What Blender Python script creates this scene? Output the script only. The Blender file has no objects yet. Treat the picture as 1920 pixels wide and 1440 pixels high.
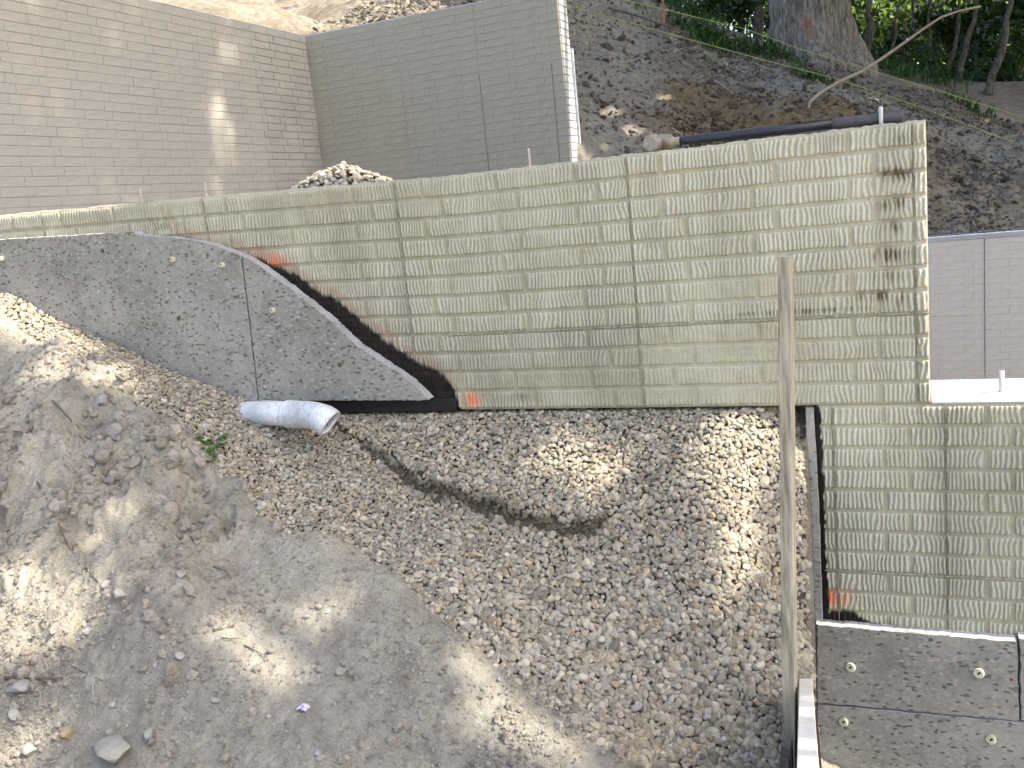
import bpy, math, random
import numpy as np
from mathutils import Matrix, Vector

# ------------------------------------------------------------------ camera, world, sun
S = bpy.context.scene
COL = S.collection
F = 1746.32                      # focal length in photo pixels (1920 wide)
YAW, PIT, ROL = -.3951, .1874, -.1015


def cam_axes(a, b, c):
    ca, sa, cb, sb, cc, sc = math.cos(a), math.sin(a), math.cos(b), math.sin(b), math.cos(c), math.sin(c)
    fwd = np.array([sa * cb, ca * cb, -sb]); r = np.array([ca, -sa, 0.]); up = np.cross(r, fwd)
    return np.array([cc * r + sc * up, -sc * r + cc * up, fwd])


M = cam_axes(YAW, PIT, ROL)
cd = bpy.data.cameras.new('camera'); cam = bpy.data.objects.new('camera', cd); COL.objects.link(cam)
cd.sensor_width = 36; cd.lens = 36 * F / 1920; cd.clip_start = .05; cd.clip_end = 1500
cam.matrix_world = Matrix([[M[0][i], M[1][i], -M[2][i], 0] for i in range(3)] + [[0, 0, 0, 1]])
S.camera = cam

SUN = np.array([.60, .02, .77]); SUN /= np.linalg.norm(SUN)     # towards the sun
world = bpy.data.worlds.new('World'); S.world = world; world.use_nodes = True
wn = world.node_tree; wn.nodes.clear()
sky = wn.nodes.new('ShaderNodeTexSky'); sky.sky_type = 'NISHITA'; sky.sun_disc = False
sky.sun_elevation = math.asin(SUN[2]); sky.sun_rotation = math.atan2(SUN[0], SUN[1])
sky.air_density = .9; sky.dust_density = 4.0; sky.ozone_density = .8
bg = wn.nodes.new('ShaderNodeBackground'); bg.inputs[1].default_value = .15
wo = wn.nodes.new('ShaderNodeOutputWorld')
wn.links.new(sky.outputs[0], bg.inputs[0]); wn.links.new(bg.outputs[0], wo.inputs[0])
sl = bpy.data.lights.new('sun', 'SUN'); sl.energy = 3.0; sl.angle = math.radians(.5); sl.color = (1, .93, .82)
so = bpy.data.objects.new('sun', sl); COL.objects.link(so)
so.rotation_euler = Vector(SUN).to_track_quat('Z', 'Y').to_euler(); so.location = (3, -2, 8)
S.view_settings.view_transform = 'Standard'; S.view_settings.look = 'None'
S.view_settings.gamma = 1; S.view_settings.use_curve_mapping = False
S.view_settings.exposure = 1.86
S.render.engine = 'CYCLES'

rng = np.random.default_rng(7); random.seed(7)
D = 3.2397                       # distance of the brick patterned front plane
H = .0747; W = .3048             # course height, brick length


def ray(x, y): return M.T @ np.array([(x - 960) / F, -(y - 720) / F, 1.])
def onY(x, y, Y): d = ray(x, y); return d * (Y / d[1])
def onX(x, y, X): d = ray(x, y); return d * (X / d[0])
def onZ(x, y, Z): d = ray(x, y); return d * (Z / d[2])
def dep(x, y, t): return ray(x, y) * t


# ------------------------------------------------------------------ noise
def _h(i, j, k, s):
    n = (i.astype(np.int64) * 374761393 + j.astype(np.int64) * 668265263 + k.astype(np.int64) * 2147483647 + s * 974711) & 0xffffffff
    n = ((n ^ (n >> 13)) * 1274126177) & 0xffffffff
    n = ((n ^ (n >> 16)) * 2246822519) & 0xffffffff
    return ((n ^ (n >> 15)) & 0xffffff) / float(0xffffff)


def vn(x, y, z=0., s=0):
    x, y, z = np.broadcast_arrays(np.asarray(x, float), np.asarray(y, float), np.asarray(z, float))
    i, j, k = np.floor(x), np.floor(y), np.floor(z)
    u, v, w = x - i, y - j, z - k
    u = u * u * (3 - 2 * u); v = v * v * (3 - 2 * v); w = w * w * (3 - 2 * w)
    i = i.astype(int); j = j.astype(int); k = k.astype(int)
    r = 0
    for a in (0, 1):
        for b in (0, 1):
            for c in (0, 1):
                r = r + _h(i + a, j + b, k + c, s) * (u if a else 1 - u) * (v if b else 1 - v) * (w if c else 1 - w)
    return r * 2 - 1


def fbm(x, y, z=0., s=0, o=4, g=.5):
    r = 0; a = 1.; f = 1.; n = 0
    for q in range(o):
        r = r + a * vn(np.asarray(x) * f, np.asarray(y) * f, np.asarray(z) * f, s + q * 17); n += a; a *= g; f *= 2.03
    return r / n


def sst(a, b, x): t = np.clip((x - a) / (b - a), 0, 1); return t * t * (3 - 2 * t)


# ------------------------------------------------------------------ object helpers
def tag(o, label=None, cat=None, group=None, kind=None):
    if label: o['label'] = label
    if cat: o['category'] = cat
    if group: o['group'] = group
    if kind: o['kind'] = kind
    return o


def mesh(name, V, Fc, smooth=False):
    me = bpy.data.meshes.new(name)
    V = np.asarray(V, np.float32)
    if isinstance(Fc, np.ndarray) and Fc.ndim == 2:
        n, k = Fc.shape
        me.vertices.add(len(V)); me.vertices.foreach_set('co', V.ravel())
        me.loops.add(n * k); me.loops.foreach_set('vertex_index', Fc.astype(np.int32).ravel())
        me.polygons.add(n); me.polygons.foreach_set('loop_start', np.arange(0, n * k, k, dtype=np.int32))
        me.polygons.foreach_set('loop_total', np.full(n, k, np.int32)); me.update(calc_edges=True)
    else:
        me.from_pydata([tuple(map(float, v)) for v in V], [], [tuple(map(int, f)) for f in Fc]); me.update()
    if smooth: me.polygons.foreach_set('use_smooth', np.ones(len(me.polygons), bool))
    return me


def ob(name, me, mat=None, parent=None, **k):
    o = bpy.data.objects.new(name, me); COL.objects.link(o)
    if mat is not None and len(me.materials) == 0: me.materials.append(mat)
    if parent is not None: o.parent = parent
    tag(o, **k)
    return o


def empty(name, loc=(0, 0, 0), **k):
    o = bpy.data.objects.new(name, None); COL.objects.link(o); o.location = loc; o.empty_display_size = .1
    tag(o, **k); return o


def attr(me, name, data, typ='FLOAT_COLOR'):
    a = me.attributes.new(name, typ, 'POINT')
    key = {'FLOAT_COLOR': 'color', 'FLOAT_VECTOR': 'vector', 'FLOAT': 'value'}[typ]
    a.data.foreach_set(key, np.asarray(data, np.float32).ravel())


class MB:
    def __init__(s): s.v = []; s.f = []
    def add(s, V, Fs):
        n = len(s.v); s.v += [tuple(map(float, v)) for v in V]; s.f += [tuple(int(i) + n for i in f) for f in Fs]; return s
    def box(s, c, d, R=None, bev=0.):
        c = np.array(c, float); h = np.array(d, float) / 2
        if bev <= 0:
            V = np.array([[sx * h[0], sy * h[1], sz * h[2]] for sx in (-1, 1) for sy in (-1, 1) for sz in (-1, 1)])
            Fs = [(0, 1, 3, 2), (4, 6, 7, 5), (0, 4, 5, 1), (2, 3, 7, 6), (0, 2, 6, 4), (1, 5, 7, 3)]
        else:
            V = []; b = bev
            for sx in (-1, 1):
                for sy in (-1, 1):
                    for sz in (-1, 1):
                        V += [[sx * h[0], sy * (h[1] - b), sz * (h[2] - b)], [sx * (h[0] - b), sy * h[1], sz * (h[2] - b)], [sx * (h[0] - b), sy * (h[1] - b), sz * h[2]]]
            V = np.array(V)
            ix = lambda x, y, z, k: ((x * 2 + y) * 2 + z) * 3 + k
            Fs = [(ix(x, 0, 0, 0), ix(x, 1, 0, 0), ix(x, 1, 1, 0), ix(x, 0, 1, 0))[::(1 if x else -1)] for x in (0, 1)]
            Fs += [(ix(0, y, 0, 1), ix(1, y, 0, 1), ix(1, y, 1, 1), ix(0, y, 1, 1))[::(-1 if y else 1)] for y in (0, 1)]
            Fs += [(ix(0, 0, z, 2), ix(1, 0, z, 2), ix(1, 1, z, 2), ix(0, 1, z, 2))[::(1 if z else -1)] for z in (0, 1)]
            for p in (0, 1):
                for q in (0, 1):
                    Fs.append((ix(p, q, 0, 0), ix(p, q, 1, 0), ix(p, q, 1, 1), ix(p, q, 0, 1)))
                    Fs.append((ix(p, 0, q, 0), ix(p, 1, q, 0), ix(p, 1, q, 2), ix(p, 0, q, 2)))
                    Fs.append((ix(0, p, q, 1), ix(1, p, q, 1), ix(1, p, q, 2), ix(0, p, q, 2)))
            Fs += [(ix(x, y, z, 0), ix(x, y, z, 1), ix(x, y, z, 2)) for x in (0, 1) for y in (0, 1) for z in (0, 1)]
        if R is not None: V = V @ np.array(R).T
        return s.add(V + c, Fs)
    def tube(s, P, r, n=10, cap=True):
        P = [np.array(p, float) for p in P]; r = list(r) if np.iterable(r) else [r] * len(P)
        V = []; Fs = []; prev = None
        for i, p in enumerate(P):
            t = P[min(i + 1, len(P) - 1)] - P[max(i - 1, 0)]; t /= max(np.linalg.norm(t), 1e-9)
            if prev is None:
                a = np.cross(t, [0, 0, 1.]);
                if np.linalg.norm(a) < .1: a = np.cross(t, [0, 1., 0])
            else: a = prev - t * np.dot(prev, t)
            a /= np.linalg.norm(a); prev = a; b = np.cross(t, a)
            for k in range(n):
                w = 2 * math.pi * k / n; V.append(p + r[i] * (math.cos(w) * a + math.sin(w) * b))
        for i in range(len(P) - 1):
            for k in range(n):
                k2 = (k + 1) % n; Fs.append((i * n + k, i * n + k2, (i + 1) * n + k2, (i + 1) * n + k))
        if cap: Fs.append(tuple(range(n - 1, -1, -1))); Fs.append(tuple((len(P) - 1) * n + k for k in range(n)))
        return s.add(V, Fs)
    def me(s, name, smooth=False):
        m = mesh(name, s.v, s.f, smooth); return m
    def ob(s, name, mat, parent=None, smooth=False, recalc=True, **k):
        m = s.me(name, smooth)
        if recalc:
            import bmesh
            bm = bmesh.new(); bm.from_mesh(m); bmesh.ops.recalc_face_normals(bm, faces=bm.faces); bm.to_mesh(m); bm.free()
            if smooth: m.polygons.foreach_set('use_smooth', np.ones(len(m.polygons), bool))
        return ob(name, m, mat, parent, **k)


def gridfaces(nx, ny, mask=None):
    i, j = np.meshgrid(np.arange(nx - 1), np.arange(ny - 1), indexing='ij')
    a = i * ny + j
    Fq = np.stack([a, a + ny, a + ny + 1, a + 1], -1)
    if mask is not None: Fq = Fq[mask]
    return Fq.reshape(-1, 4)


# ------------------------------------------------------------------ materials
class MT:
    def __init__(s, name, rough=.9, spec=.3):
        s.m = bpy.data.materials.new(name); s.m.use_nodes = True; s.t = s.m.node_tree; s.N = s.t.nodes; s.L = s.t.links
        s.b = s.N['Principled BSDF']; s.b.inputs['Roughness'].default_value = rough
        s.b.inputs['Specular IOR Level'].default_value = spec
        s.co = s.N.new('ShaderNodeTexCoord').outputs['Object']
    def n(s, typ, **k):
        x = s.N.new(typ)
        for a, b in k.items(): setattr(x, a, b)
        return x
    def lk(s, a, b): s.L.new(a, b)
    def setv(s, sock, v):
        if hasattr(v, 'links') or isinstance(v, bpy.types.NodeSocket): s.L.new(v, sock)
        else: sock.default_value = v
    def mp(s, scale):
        x = s.n('ShaderNodeMapping'); x.inputs['Scale'].default_value = scale; s.lk(s.co, x.inputs[0]); return x.outputs[0]
    def noise(s, scale, detail=4, rough=.55, vec=None, dist=0):
        x = s.n('ShaderNodeTexNoise'); x.inputs['Scale'].default_value = scale; x.inputs['Detail'].default_value = detail
        x.inputs['Roughness'].default_value = rough; x.inputs['Distortion'].default_value = dist
        s.lk(vec or s.co, x.inputs['Vector']); return x.outputs['Fac']
    def vor(s, scale, out='Distance', vec=None, feat='F1'):
        x = s.n('ShaderNodeTexVoronoi', feature=feat); x.inputs['Scale'].default_value = scale; s.lk(vec or s.co, x.inputs['Vector']); return x.outputs[out]
    def ramp(s, fac, stops, mode='LINEAR'):
        x = s.n('ShaderNodeValToRGB'); x.color_ramp.interpolation = mode; e = x.color_ramp.elements
        while len(e) < len(stops): e.new(.5)
        for q, (p, c) in zip(e, stops): q.position = p; q.color = (*c, 1) if len(c) == 3 else c
        s.lk(fac, x.inputs[0]); return x.outputs[0]
    def rf(s, fac, a, b): return s.ramp(fac, [(a, (0, 0, 0)), (b, (1, 1, 1))])
    def mix(s, fac, a, b, mode='MIX'):
        x = s.n('ShaderNodeMix', data_type='RGBA', blend_type=mode)
        s.setv(x.inputs[0], fac)
        for sock, v in ((x.inputs[6], a), (x.inputs[7], b)):
            if isinstance(v, tuple): v = (*v, 1) if len(v) == 3 else v
            s.setv(sock, v)
        return x.outputs[2]
    def math(s, op, a, b=0.):
        x = s.n('ShaderNodeMath', operation=op); s.setv(x.inputs[0], a); s.setv(x.inputs[1], b); return x.outputs[0]
    def at(s, name, out='Color', typ='GEOMETRY'):
        x = s.n('ShaderNodeAttribute', attribute_name=name, attribute_type=typ); return x.outputs[out]
    def sep(s, c):
        x = s.n('ShaderNodeSeparateColor'); s.lk(c, x.inputs[0]); return x.outputs
    def bump(s, h, dist=.01, st=1.):
        x = s.n('ShaderNodeBump'); x.inputs['Distance'].default_value = dist; x.inputs['Strength'].default_value = st
        s.lk(h, x.inputs['Height'])
        if s.b.inputs['Normal'].links: s.lk(s.b.inputs['Normal'].links[0].from_socket, x.inputs['Normal'])
        s.lk(x.outputs[0], s.b.inputs['Normal']); return s
    def color(s, c): s.setv(s.b.inputs['Base Color'], (*c, 1) if isinstance(c, tuple) else c); return s


def m_concrete(name, cols, marks=False, ribs=False, pits=True, bump=.0015):
    m = MT(name, .88, .25)
    n1 = m.noise(2.3, 5, .6); n2 = m.noise(28, 5, .6)
    c = m.ramp(m.math('ADD', m.math('MULTIPLY', n1, .65), m.math('MULTIPLY', n2, .35)), [(.36, cols[0]), (.5, cols[1]), (.64, cols[2])])
    n3 = m.noise(260, 2, .5)
    c = m.mix(.5, c, m.ramp(n3, [(.3, (.78, .78, .78)), (.7, (1.15, 1.15, 1.15))]), 'MULTIPLY')
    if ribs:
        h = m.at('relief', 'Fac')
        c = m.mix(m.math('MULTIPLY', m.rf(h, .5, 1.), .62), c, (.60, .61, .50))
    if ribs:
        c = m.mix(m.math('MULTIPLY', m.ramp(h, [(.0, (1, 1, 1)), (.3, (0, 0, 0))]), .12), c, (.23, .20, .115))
    if pits:
        v = m.vor(30, 'Distance'); r = m.noise(7, 2)
        pit = m.math('MULTIPLY', m.ramp(v, [(.045, (1, 1, 1)), (.085, (0, 0, 0))]), m.rf(r, .56, .62))
        c = m.mix(m.math('MULTIPLY', pit, .8), c, (.05, .04, .03))
    if marks:
        tn = m.n('ShaderNodeCombineColor'); al_ = m.at('mk', 'Alpha')
        for i_ in range(3): m.lk(al_, tn.inputs[i_])
        c = m.mix(1., c, tn.outputs[0], 'MULTIPLY')
        q = m.sep(m.at('mk'))
        c = m.mix(q[2], c, (.10, .065, .03))
        c = m.mix(q[1], c, (.85, .16, .03))
        c = m.mix(q[0], c, m.ramp(n2, [(.35, (.010, .008, .007)), (.7, (.035, .024, .018))]))
    m.color(c); m.bump(n3, bump, .7); m.bump(m.noise(70, 3), bump * 1.5, .6)
    return m.m


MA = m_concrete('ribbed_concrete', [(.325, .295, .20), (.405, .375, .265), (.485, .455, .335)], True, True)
MC = m_concrete('grey_tan_concrete', [(.33, .305, .235), (.39, .36, .28), (.45, .415, .33)], pits=False, bump=.003)
MBW = m_concrete('pinkish_grey_concrete', [(.40, .37, .315), (.455, .425, .365), (.51, .475, .41)], pits=False, bump=.003)
ME = m_concrete('pale_concrete', [(.62, .55, .465), (.68, .61, .52), (.74, .67, .585)], pits=False, bump=.003)
MLEDGE = m_concrete('smooth_concrete_top', [(.38, .37, .36), (.46, .45, .44), (.54, .53, .52)], pits=True)


def m_insul(name='mineral_board'):
    m = MT(name, .95, .15)
    n1 = m.noise(4, 4); n2 = m.noise(60, 4, .65)
    c = m.ramp(n1, [(.3, (.25, .24, .20)), (.55, (.32, .305, .26)), (.75, (.40, .375, .315))])
    vc = m.sep(m.vor(75, 'Color', vec=m.mp((1, 1, 1.9))))
    c = m.mix(m.rf(vc[0], .80, .93), c, (.38, .355, .31)); c = m.mix(m.math('MULTIPLY', m.rf(m.noise(11, 4, .7), .52, .70), .45), c, (.15, .135, .11))
    c = m.mix(m.math('MULTIPLY', m.rf(vc[1], .91, .95), .8), c, (.10, .09, .075))
    v2 = m.sep(m.vor(22, 'Color')); d2 = m.vor(22, 'Distance')
    c = m.mix(m.math('MULTIPLY', m.rf(v2[0], .95, .97), m.ramp(d2, [(.1, (1, 1, 1)), (.22, (0, 0, 0))])), c, (.45, .43, .40))
    c = m.mix(m.math('MULTIPLY', m.rf(v2[1], .94, .96), m.ramp(d2, [(.08, (1, 1, 1)), (.2, (0, 0, 0))])), c, (.05, .045, .04))
    c = m.mix(.55, c, m.ramp(n2, [(.3, (.7, .7, .7)), (.7, (1.2, 1.2, 1.2))]), 'MULTIPLY')
    c = m.mix(m.at('edge', 'Fac'), c, (.48, .47, .46))
    m.color(c); m.bump(n2, .003, .8); m.bump(m.noise(250, 2), .001, .8); return m.m


MI = m_insul()


def m_simple(name, c, rough=.7, spec=.4, var=.25, sc=20, bump=.001, metal=0., stretch=None):
    m = MT(name, rough, spec); v = m.mp(stretch) if stretch else None
    n = m.noise(sc, 4, .6, vec=v)
    a = tuple(x * (1 - var) for x in c); b = tuple(min(1, x * (1 + var)) for x in c)
    m.color(m.ramp(n, [(.3, a), (.7, b)])); m.b.inputs['Metallic'].default_value = metal
    if bump: m.bump(n, bump, .8)
    return m.m


MBLACK = m_simple('black_mastic', (.016, .013, .011), .6, .3, .4, 40, .004)
MWOOD = m_simple('weathered_wood', (.36, .325, .24), .85, .2, .55, 11, .0015, stretch=(6, 6, .5))
MWOODW = m_simple('pale_lumber', (.70, .66, .58), .8, .2, .1, 9, .001, stretch=(6, .6, 6))
MWOODG = m_simple('grey_old_wood', (.16, .14, .12), .9, .2, .35, 12, .002, stretch=(3, 3, 1))
MBROWN = m_simple('dark_brown_wood', (.06, .035, .025), .9, .2, .3, 12, .002)
MROD = m_simple('galvanised_steel', (.50, .50, .49), .45, .5, .2, 60, .0005, .6)
MRODR = m_simple('dusty_rebar', (.52, .43, .36), .8, .3, .25, 60, .001)
MPLAS = m_simple('cream_plastic', (.55, .52, .36), .5, .4, .12, 40, 0)
MBARK = None


def m_pvc():
    m = MT('white_pvc', .45, .45)
    n = m.noise(9, 4); n2 = m.noise(60, 3, vec=m.mp((3, .6, 1)))
    c = m.ramp(n, [(.3, (.58, .59, .58)), (.7, (.74, .76, .78))])
    c = m.mix(m.math('MULTIPLY', m.rf(n2, .55, .68), .7), c, (.28, .235, .17)); c = m.mix(m.math('MULTIPLY', m.rf(m.noise(25, 5, .7), .5, .75), .5), c, (.42, .38, .30))
    m.color(c); return m.m


MPVC = m_pvc()


def m_pebble(name, angular=False):
    m = MT(name, .8, .3)
    c = m.at('col', 'Color', 'INSTANCER')
    n = m.noise(2.2, 4, .6)
    c = m.mix(1., c, m.ramp(n, [(.25, (.78, .76, .73)), (.75, (1.12, 1.12, 1.12))]), 'MULTIPLY')
    m.color(c); m.bump(m.noise(4, 5, .65), .08 if angular else .03, .6); return m.m


MPEB = m_pebble('river_pebble'); MCLOD = m_pebble('broken_stone', True)


def m_dirt(name, lo, mid, hi, brown=(.16, .10, .055)):
    m = MT(name, .97, .1)
    n1 = m.noise(1.6, 6, .62); n2 = m.noise(14, 6, .66); n3 = m.noise(120, 4, .65)
    f = m.math('ADD', m.math('MULTIPLY', n1, .5), m.math('MULTIPLY', n2, .5))
    c = m.ramp(f, [(.36, lo), (.5, mid), (.64, hi)])
    c = m.mix(.75, c, m.ramp(n3, [(.3, (.68, .66, .64)), (.7, (1.22, 1.22, 1.22))]), 'MULTIPLY')
    q = m.sep(m.at('mk'))
    c = m.mix(m.math('MULTIPLY', q[0], .85), c, m.ramp(n2, [(.3, tuple(x * .5 for x in brown)), (.6, brown), (.8, tuple(x * 1.9 for x in brown))]))
    c = m.mix(m.math('MULTIPLY', q[1], .8), c, m.ramp(n2, [(.3, (.19, .178, .145)), (.6, (.31, .29, .24)), (.8, (.42, .39, .33))]))
    m.color(c)
    m.bump(n3, .010, 1.); m.bump(n2, .020, .7); m.bump(m.noise(420, 3, .6), .003, .8)
    return m.m


MDIRT = m_dirt('dry_clay_soil', (.325, .29, .22), (.43, .39, .305), (.54, .495, .40))
MBANK = m_dirt('cut_bank_soil', (.14, .115, .085), (.215, .185, .14), (.34, .305, .24), (.21, .15, .08))
MGBASE = m_simple('gravel_fines', (.085, .07, .05), .95, .1, .3, 40, .005)
MGROUND = m_simple('site_ground', (.22, .19, .155), .95, .1, .3, 3, .02)


def m_leaf(name, c, tr=.35):
    m = MT(name, .55, .35)
    n = m.noise(1.3, 3)
    cc = m.ramp(n, [(.3, tuple(x * .6 for x in c)), (.7, tuple(x * 1.5 for x in c))]); m.color(cc)
    t = m.n('ShaderNodeBsdfTranslucent'); m.lk(m.mix(1., cc, (1.2, 1.5, .6), 'MULTIPLY'), t.inputs[0])
    mx = m.n('ShaderNodeMixShader'); mx.inputs[0].default_value = tr
    m.lk(m.b.outputs[0], mx.inputs[1]); m.lk(t.outputs[0], mx.inputs[2])
    m.lk(mx.outputs[0], m.N['Material Output'].inputs[0]); return m.m


ML1 = m_leaf('leaf_dark', (.022, .045, .014), .25); ML2 = m_leaf('leaf_mid', (.045, .08, .026), .3); ML3 = m_leaf('leaf_bright', (.13, .175, .055), .5)
MFERN = m_leaf('weed_green', (.05, .10, .03), .3)


def m_bark(name, a, b):
    m = MT(name, .95, .1)
    v = m.mp((9, 9, 1.6)); n = m.noise(3, 5, .65, vec=v)
    c = m.ramp(n, [(.35, a), (.6, b)])
    q = m.at('mk', 'Fac'); c = m.mix(q, c, (.42, .17, .06))
    m.color(c); m.bump(n, .05, .9); return m.m


MBARK = m_bark('oak_bark', (.10, .088, .068), (.34, .31, .255)); MBARK2 = m_bark('sapling_bark', (.05, .045, .03), (.17, .16, .12))
MSTRING = m_simple('mason_line', (.42, .48, .16), .7, .2, .1, 5, 0)

# ------------------------------------------------------------------ ground height fields
def tps(pts, sm=1e-4):
    P = np.array(pts, float); n = len(P)
    def ph(r2): return np.where(r2 > 1e-12, .5 * r2 * np.log(np.maximum(r2, 1e-12)), 0)
    K = ph(((P[:, None, :2] - P[None, :, :2]) ** 2).sum(-1)) + sm * np.eye(n)
    Q = np.c_[np.ones(n), P[:, :2]]
    A = np.block([[K, Q], [Q.T, np.zeros((3, 3))]])
    w = np.linalg.solve(A, np.r_[P[:, 2], 0, 0, 0])
    def f(X, Y):
        X = np.asarray(X, float); Y = np.asarray(Y, float); sh = X.shape; X = X.ravel(); Y = Y.ravel()
        r = np.empty(len(X))
        for a in range(0, len(X), 50000):
            x = X[a:a + 50000]; y = Y[a:a + 50000]
            k = ph((x[:, None] - P[None, :, 0]) ** 2 + (y[:, None] - P[None, :, 1]) ** 2)
            r[a:a + 50000] = k @ w[:n] + w[n] + w[n + 1] * x + w[n + 2] * y
        return r.reshape(sh)
    return f


def PY(x, y, Y): return tuple(onY(x, y, Y))


edge_px = [(-150, 560, 3.12), (0, 600, 3.05), (100, 655, 2.98), (200, 715, 2.9), (330, 825, 2.78), (400, 885, 2.70), (460, 955, 2.63), (600, 1010, 2.60), (740, 1100, 2.50), (850, 1200, 2.40), (1000, 1330, 2.27), (1150, 1440, 2.17)]
EP = [PY(*e) for e in edge_px]
gp = [PY(-150, 470, 3.22), PY(0, 545, 3.2), PY(100, 590, 3.2), PY(200, 635, 3.2), PY(300, 685, 3.2), PY(400, 725, 3.2), PY(480, 752, 3.2), PY(560, 772, 3.2),
      PY(620, 778, 3.22), PY(870, 771, 3.235), PY(1100, 769, 3.235), PY(1300, 771, 3.235), PY(1430, 774, 3.24), PY(1500, 772, 3.42),
      PY(600, 860, 3.02), PY(450, 800, 3.0), PY(500, 900, 2.83), PY(700, 900, 2.94), PY(700, 1000, 2.74), PY(900, 1000, 2.77), PY(900, 880, 3.03), PY(1100, 880, 3.03), PY(1100, 1050, 2.76), PY(1000, 1200, 2.5),
      PY(1100, 1300, 2.39), PY(1250, 1400, 2.36), PY(1250, 1200, 2.6), PY(1250, 1000, 2.86), PY(1430, 900, 3.06), PY(1430, 1050, 2.87), PY(1430, 1200, 2.68), PY(1430, 1400, 2.46),
      PY(1500, 900, 3.14), PY(1500, 1050, 2.96), PY(1503, 1200, 2.82), PY(1510, 1300, 2.84), PY(1400, 1560, 2.3), PY(1200, 1600, 2.1)]
gp += [(p[0], p[1], p[2] - .004) for p in EP]
gp += [(x, 3.55, z) for x, z in ((-4, -.12), (-3.3, -.38), (-2.6, -.68), (-1.8, -.74), (-1.0, -.74))]
gp += [(-5, 3.2, .12), (-5, 2.6, .1)]
dp = [(p[0], p[1], p[2] + .022) for p in EP]
dp += [PY(0, 700, 2.86), PY(0, 850, 2.52), PY(0, 1000, 2.28), PY(0, 1200, 2.0), PY(0, 1440, 1.74), PY(150, 800, 2.66), PY(200, 900, 2.5), PY(230, 1000, 2.36), PY(300, 1100, 2.2), PY(300, 1250, 2.02), PY(300, 1440, 1.80),
       PY(600, 1150, 2.33), PY(600, 1300, 2.1), PY(600, 1440, 1.9), PY(850, 1350, 2.16), PY(900, 1440, 2.05), PY(380, 960, 2.55), PY(450, 1060, 2.42), PY(200, 1700, 1.5), PY(800, 1700, 1.7), PY(1100, 1650, 1.9)]
gp += [(p[0], p[1], p[2] - .16) for p in dp[len(EP):]]
gp += [(p[0] - .08, p[1] - .09, p[2] - .10) for p in EP[1:]]
G0 = tps(gp, 1e-4)
dp += [(p[0] + .14, p[1] + .14, p[2] - .13) for p in EP] + [(p[0] + .5, p[1] + .5, p[2] - .45) for p in EP[::2]]
dp += [(-4, 1.5, -.6), (-3, .6, -1.0), (0, .4, -1.6), (-1, 0, -1.5), (-2, -1.5, -1.4), (.5, -1.5, -1.7), (.3, 1.2, -1.9)]
D0 = tps(dp, 3e-4)
# sharp scarp in the gravel (washed step below the pipe)
def _g0hit(x, y):
    t = np.linspace(2.2, 4.5, 900); P = ray(x, y)[None] * t[:, None]; return P[np.argmax(P[:, 2] < G0(P[:, 0], P[:, 1]))][:2]


SC = np.array([_g0hit(*q) for q in [(650, 815), (700, 846), (765, 893), (850, 937), (950, 966), (1040, 986), (1110, 992), (1160, 972)]])


def scarp(X, Y):
    best = np.full(X.shape, 9.); sd = np.zeros(X.shape); tt = np.zeros(X.shape)
    for i in range(len(SC) - 1):
        a, b = SC[i], SC[i + 1]; d = b - a; L = d @ d
        t = np.clip(((X - a[0]) * d[0] + (Y - a[1]) * d[1]) / L, 0, 1)
        ex, ey = X - a[0] - t * d[0], Y - a[1] - t * d[1]; r = np.hypot(ex, ey)
        c = d[0] * ey - d[1] * ex
        m = r < best; best = np.where(m, r, best); sd = np.where(m, np.sign(c) * r, sd); tt = np.where(m, (i + t) / (len(SC) - 1), tt)
    return best, sd, tt


def Gz(X, Y):
    X = np.asarray(X, float); Y = np.asarray(Y, float); z = G0(X, Y)
    b, sd, tt = scarp(X, Y)
    amp = .055 * np.clip(np.sin(np.pi * np.clip(tt * .9 + .1, 0, 1)), 0, 1) ** .5
    wob = .012 * vn(X * 14, Y * 14, 0, 5)
    s = sd + wob
    bulge = amp * (sst(-.012, .02, s) * np.exp(-np.clip(s, 0, 9) / .16)) - amp * .55 * np.exp(-np.clip(-s, 0, 9) / .09) * (1 - sst(-.02, .01, s))
    z = z + bulge
    z = z + .006 * fbm(X * 5, Y * 5, 0, 3, 3)
    # keeps beneath the underside of the spanning wall
    z = np.where((Y > D - .14) & (X < -.2) & (X > -2.35), np.minimum(z, -.782), z)
    return z


PITS = []
_fa, _fb = PY(250, 1000, 2.36), PY(620, 1300, 2.1)
FD = np.array([_fb[0] - _fa[0], _fb[1] - _fa[1]]); FD /= np.linalg.norm(FD)


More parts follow.
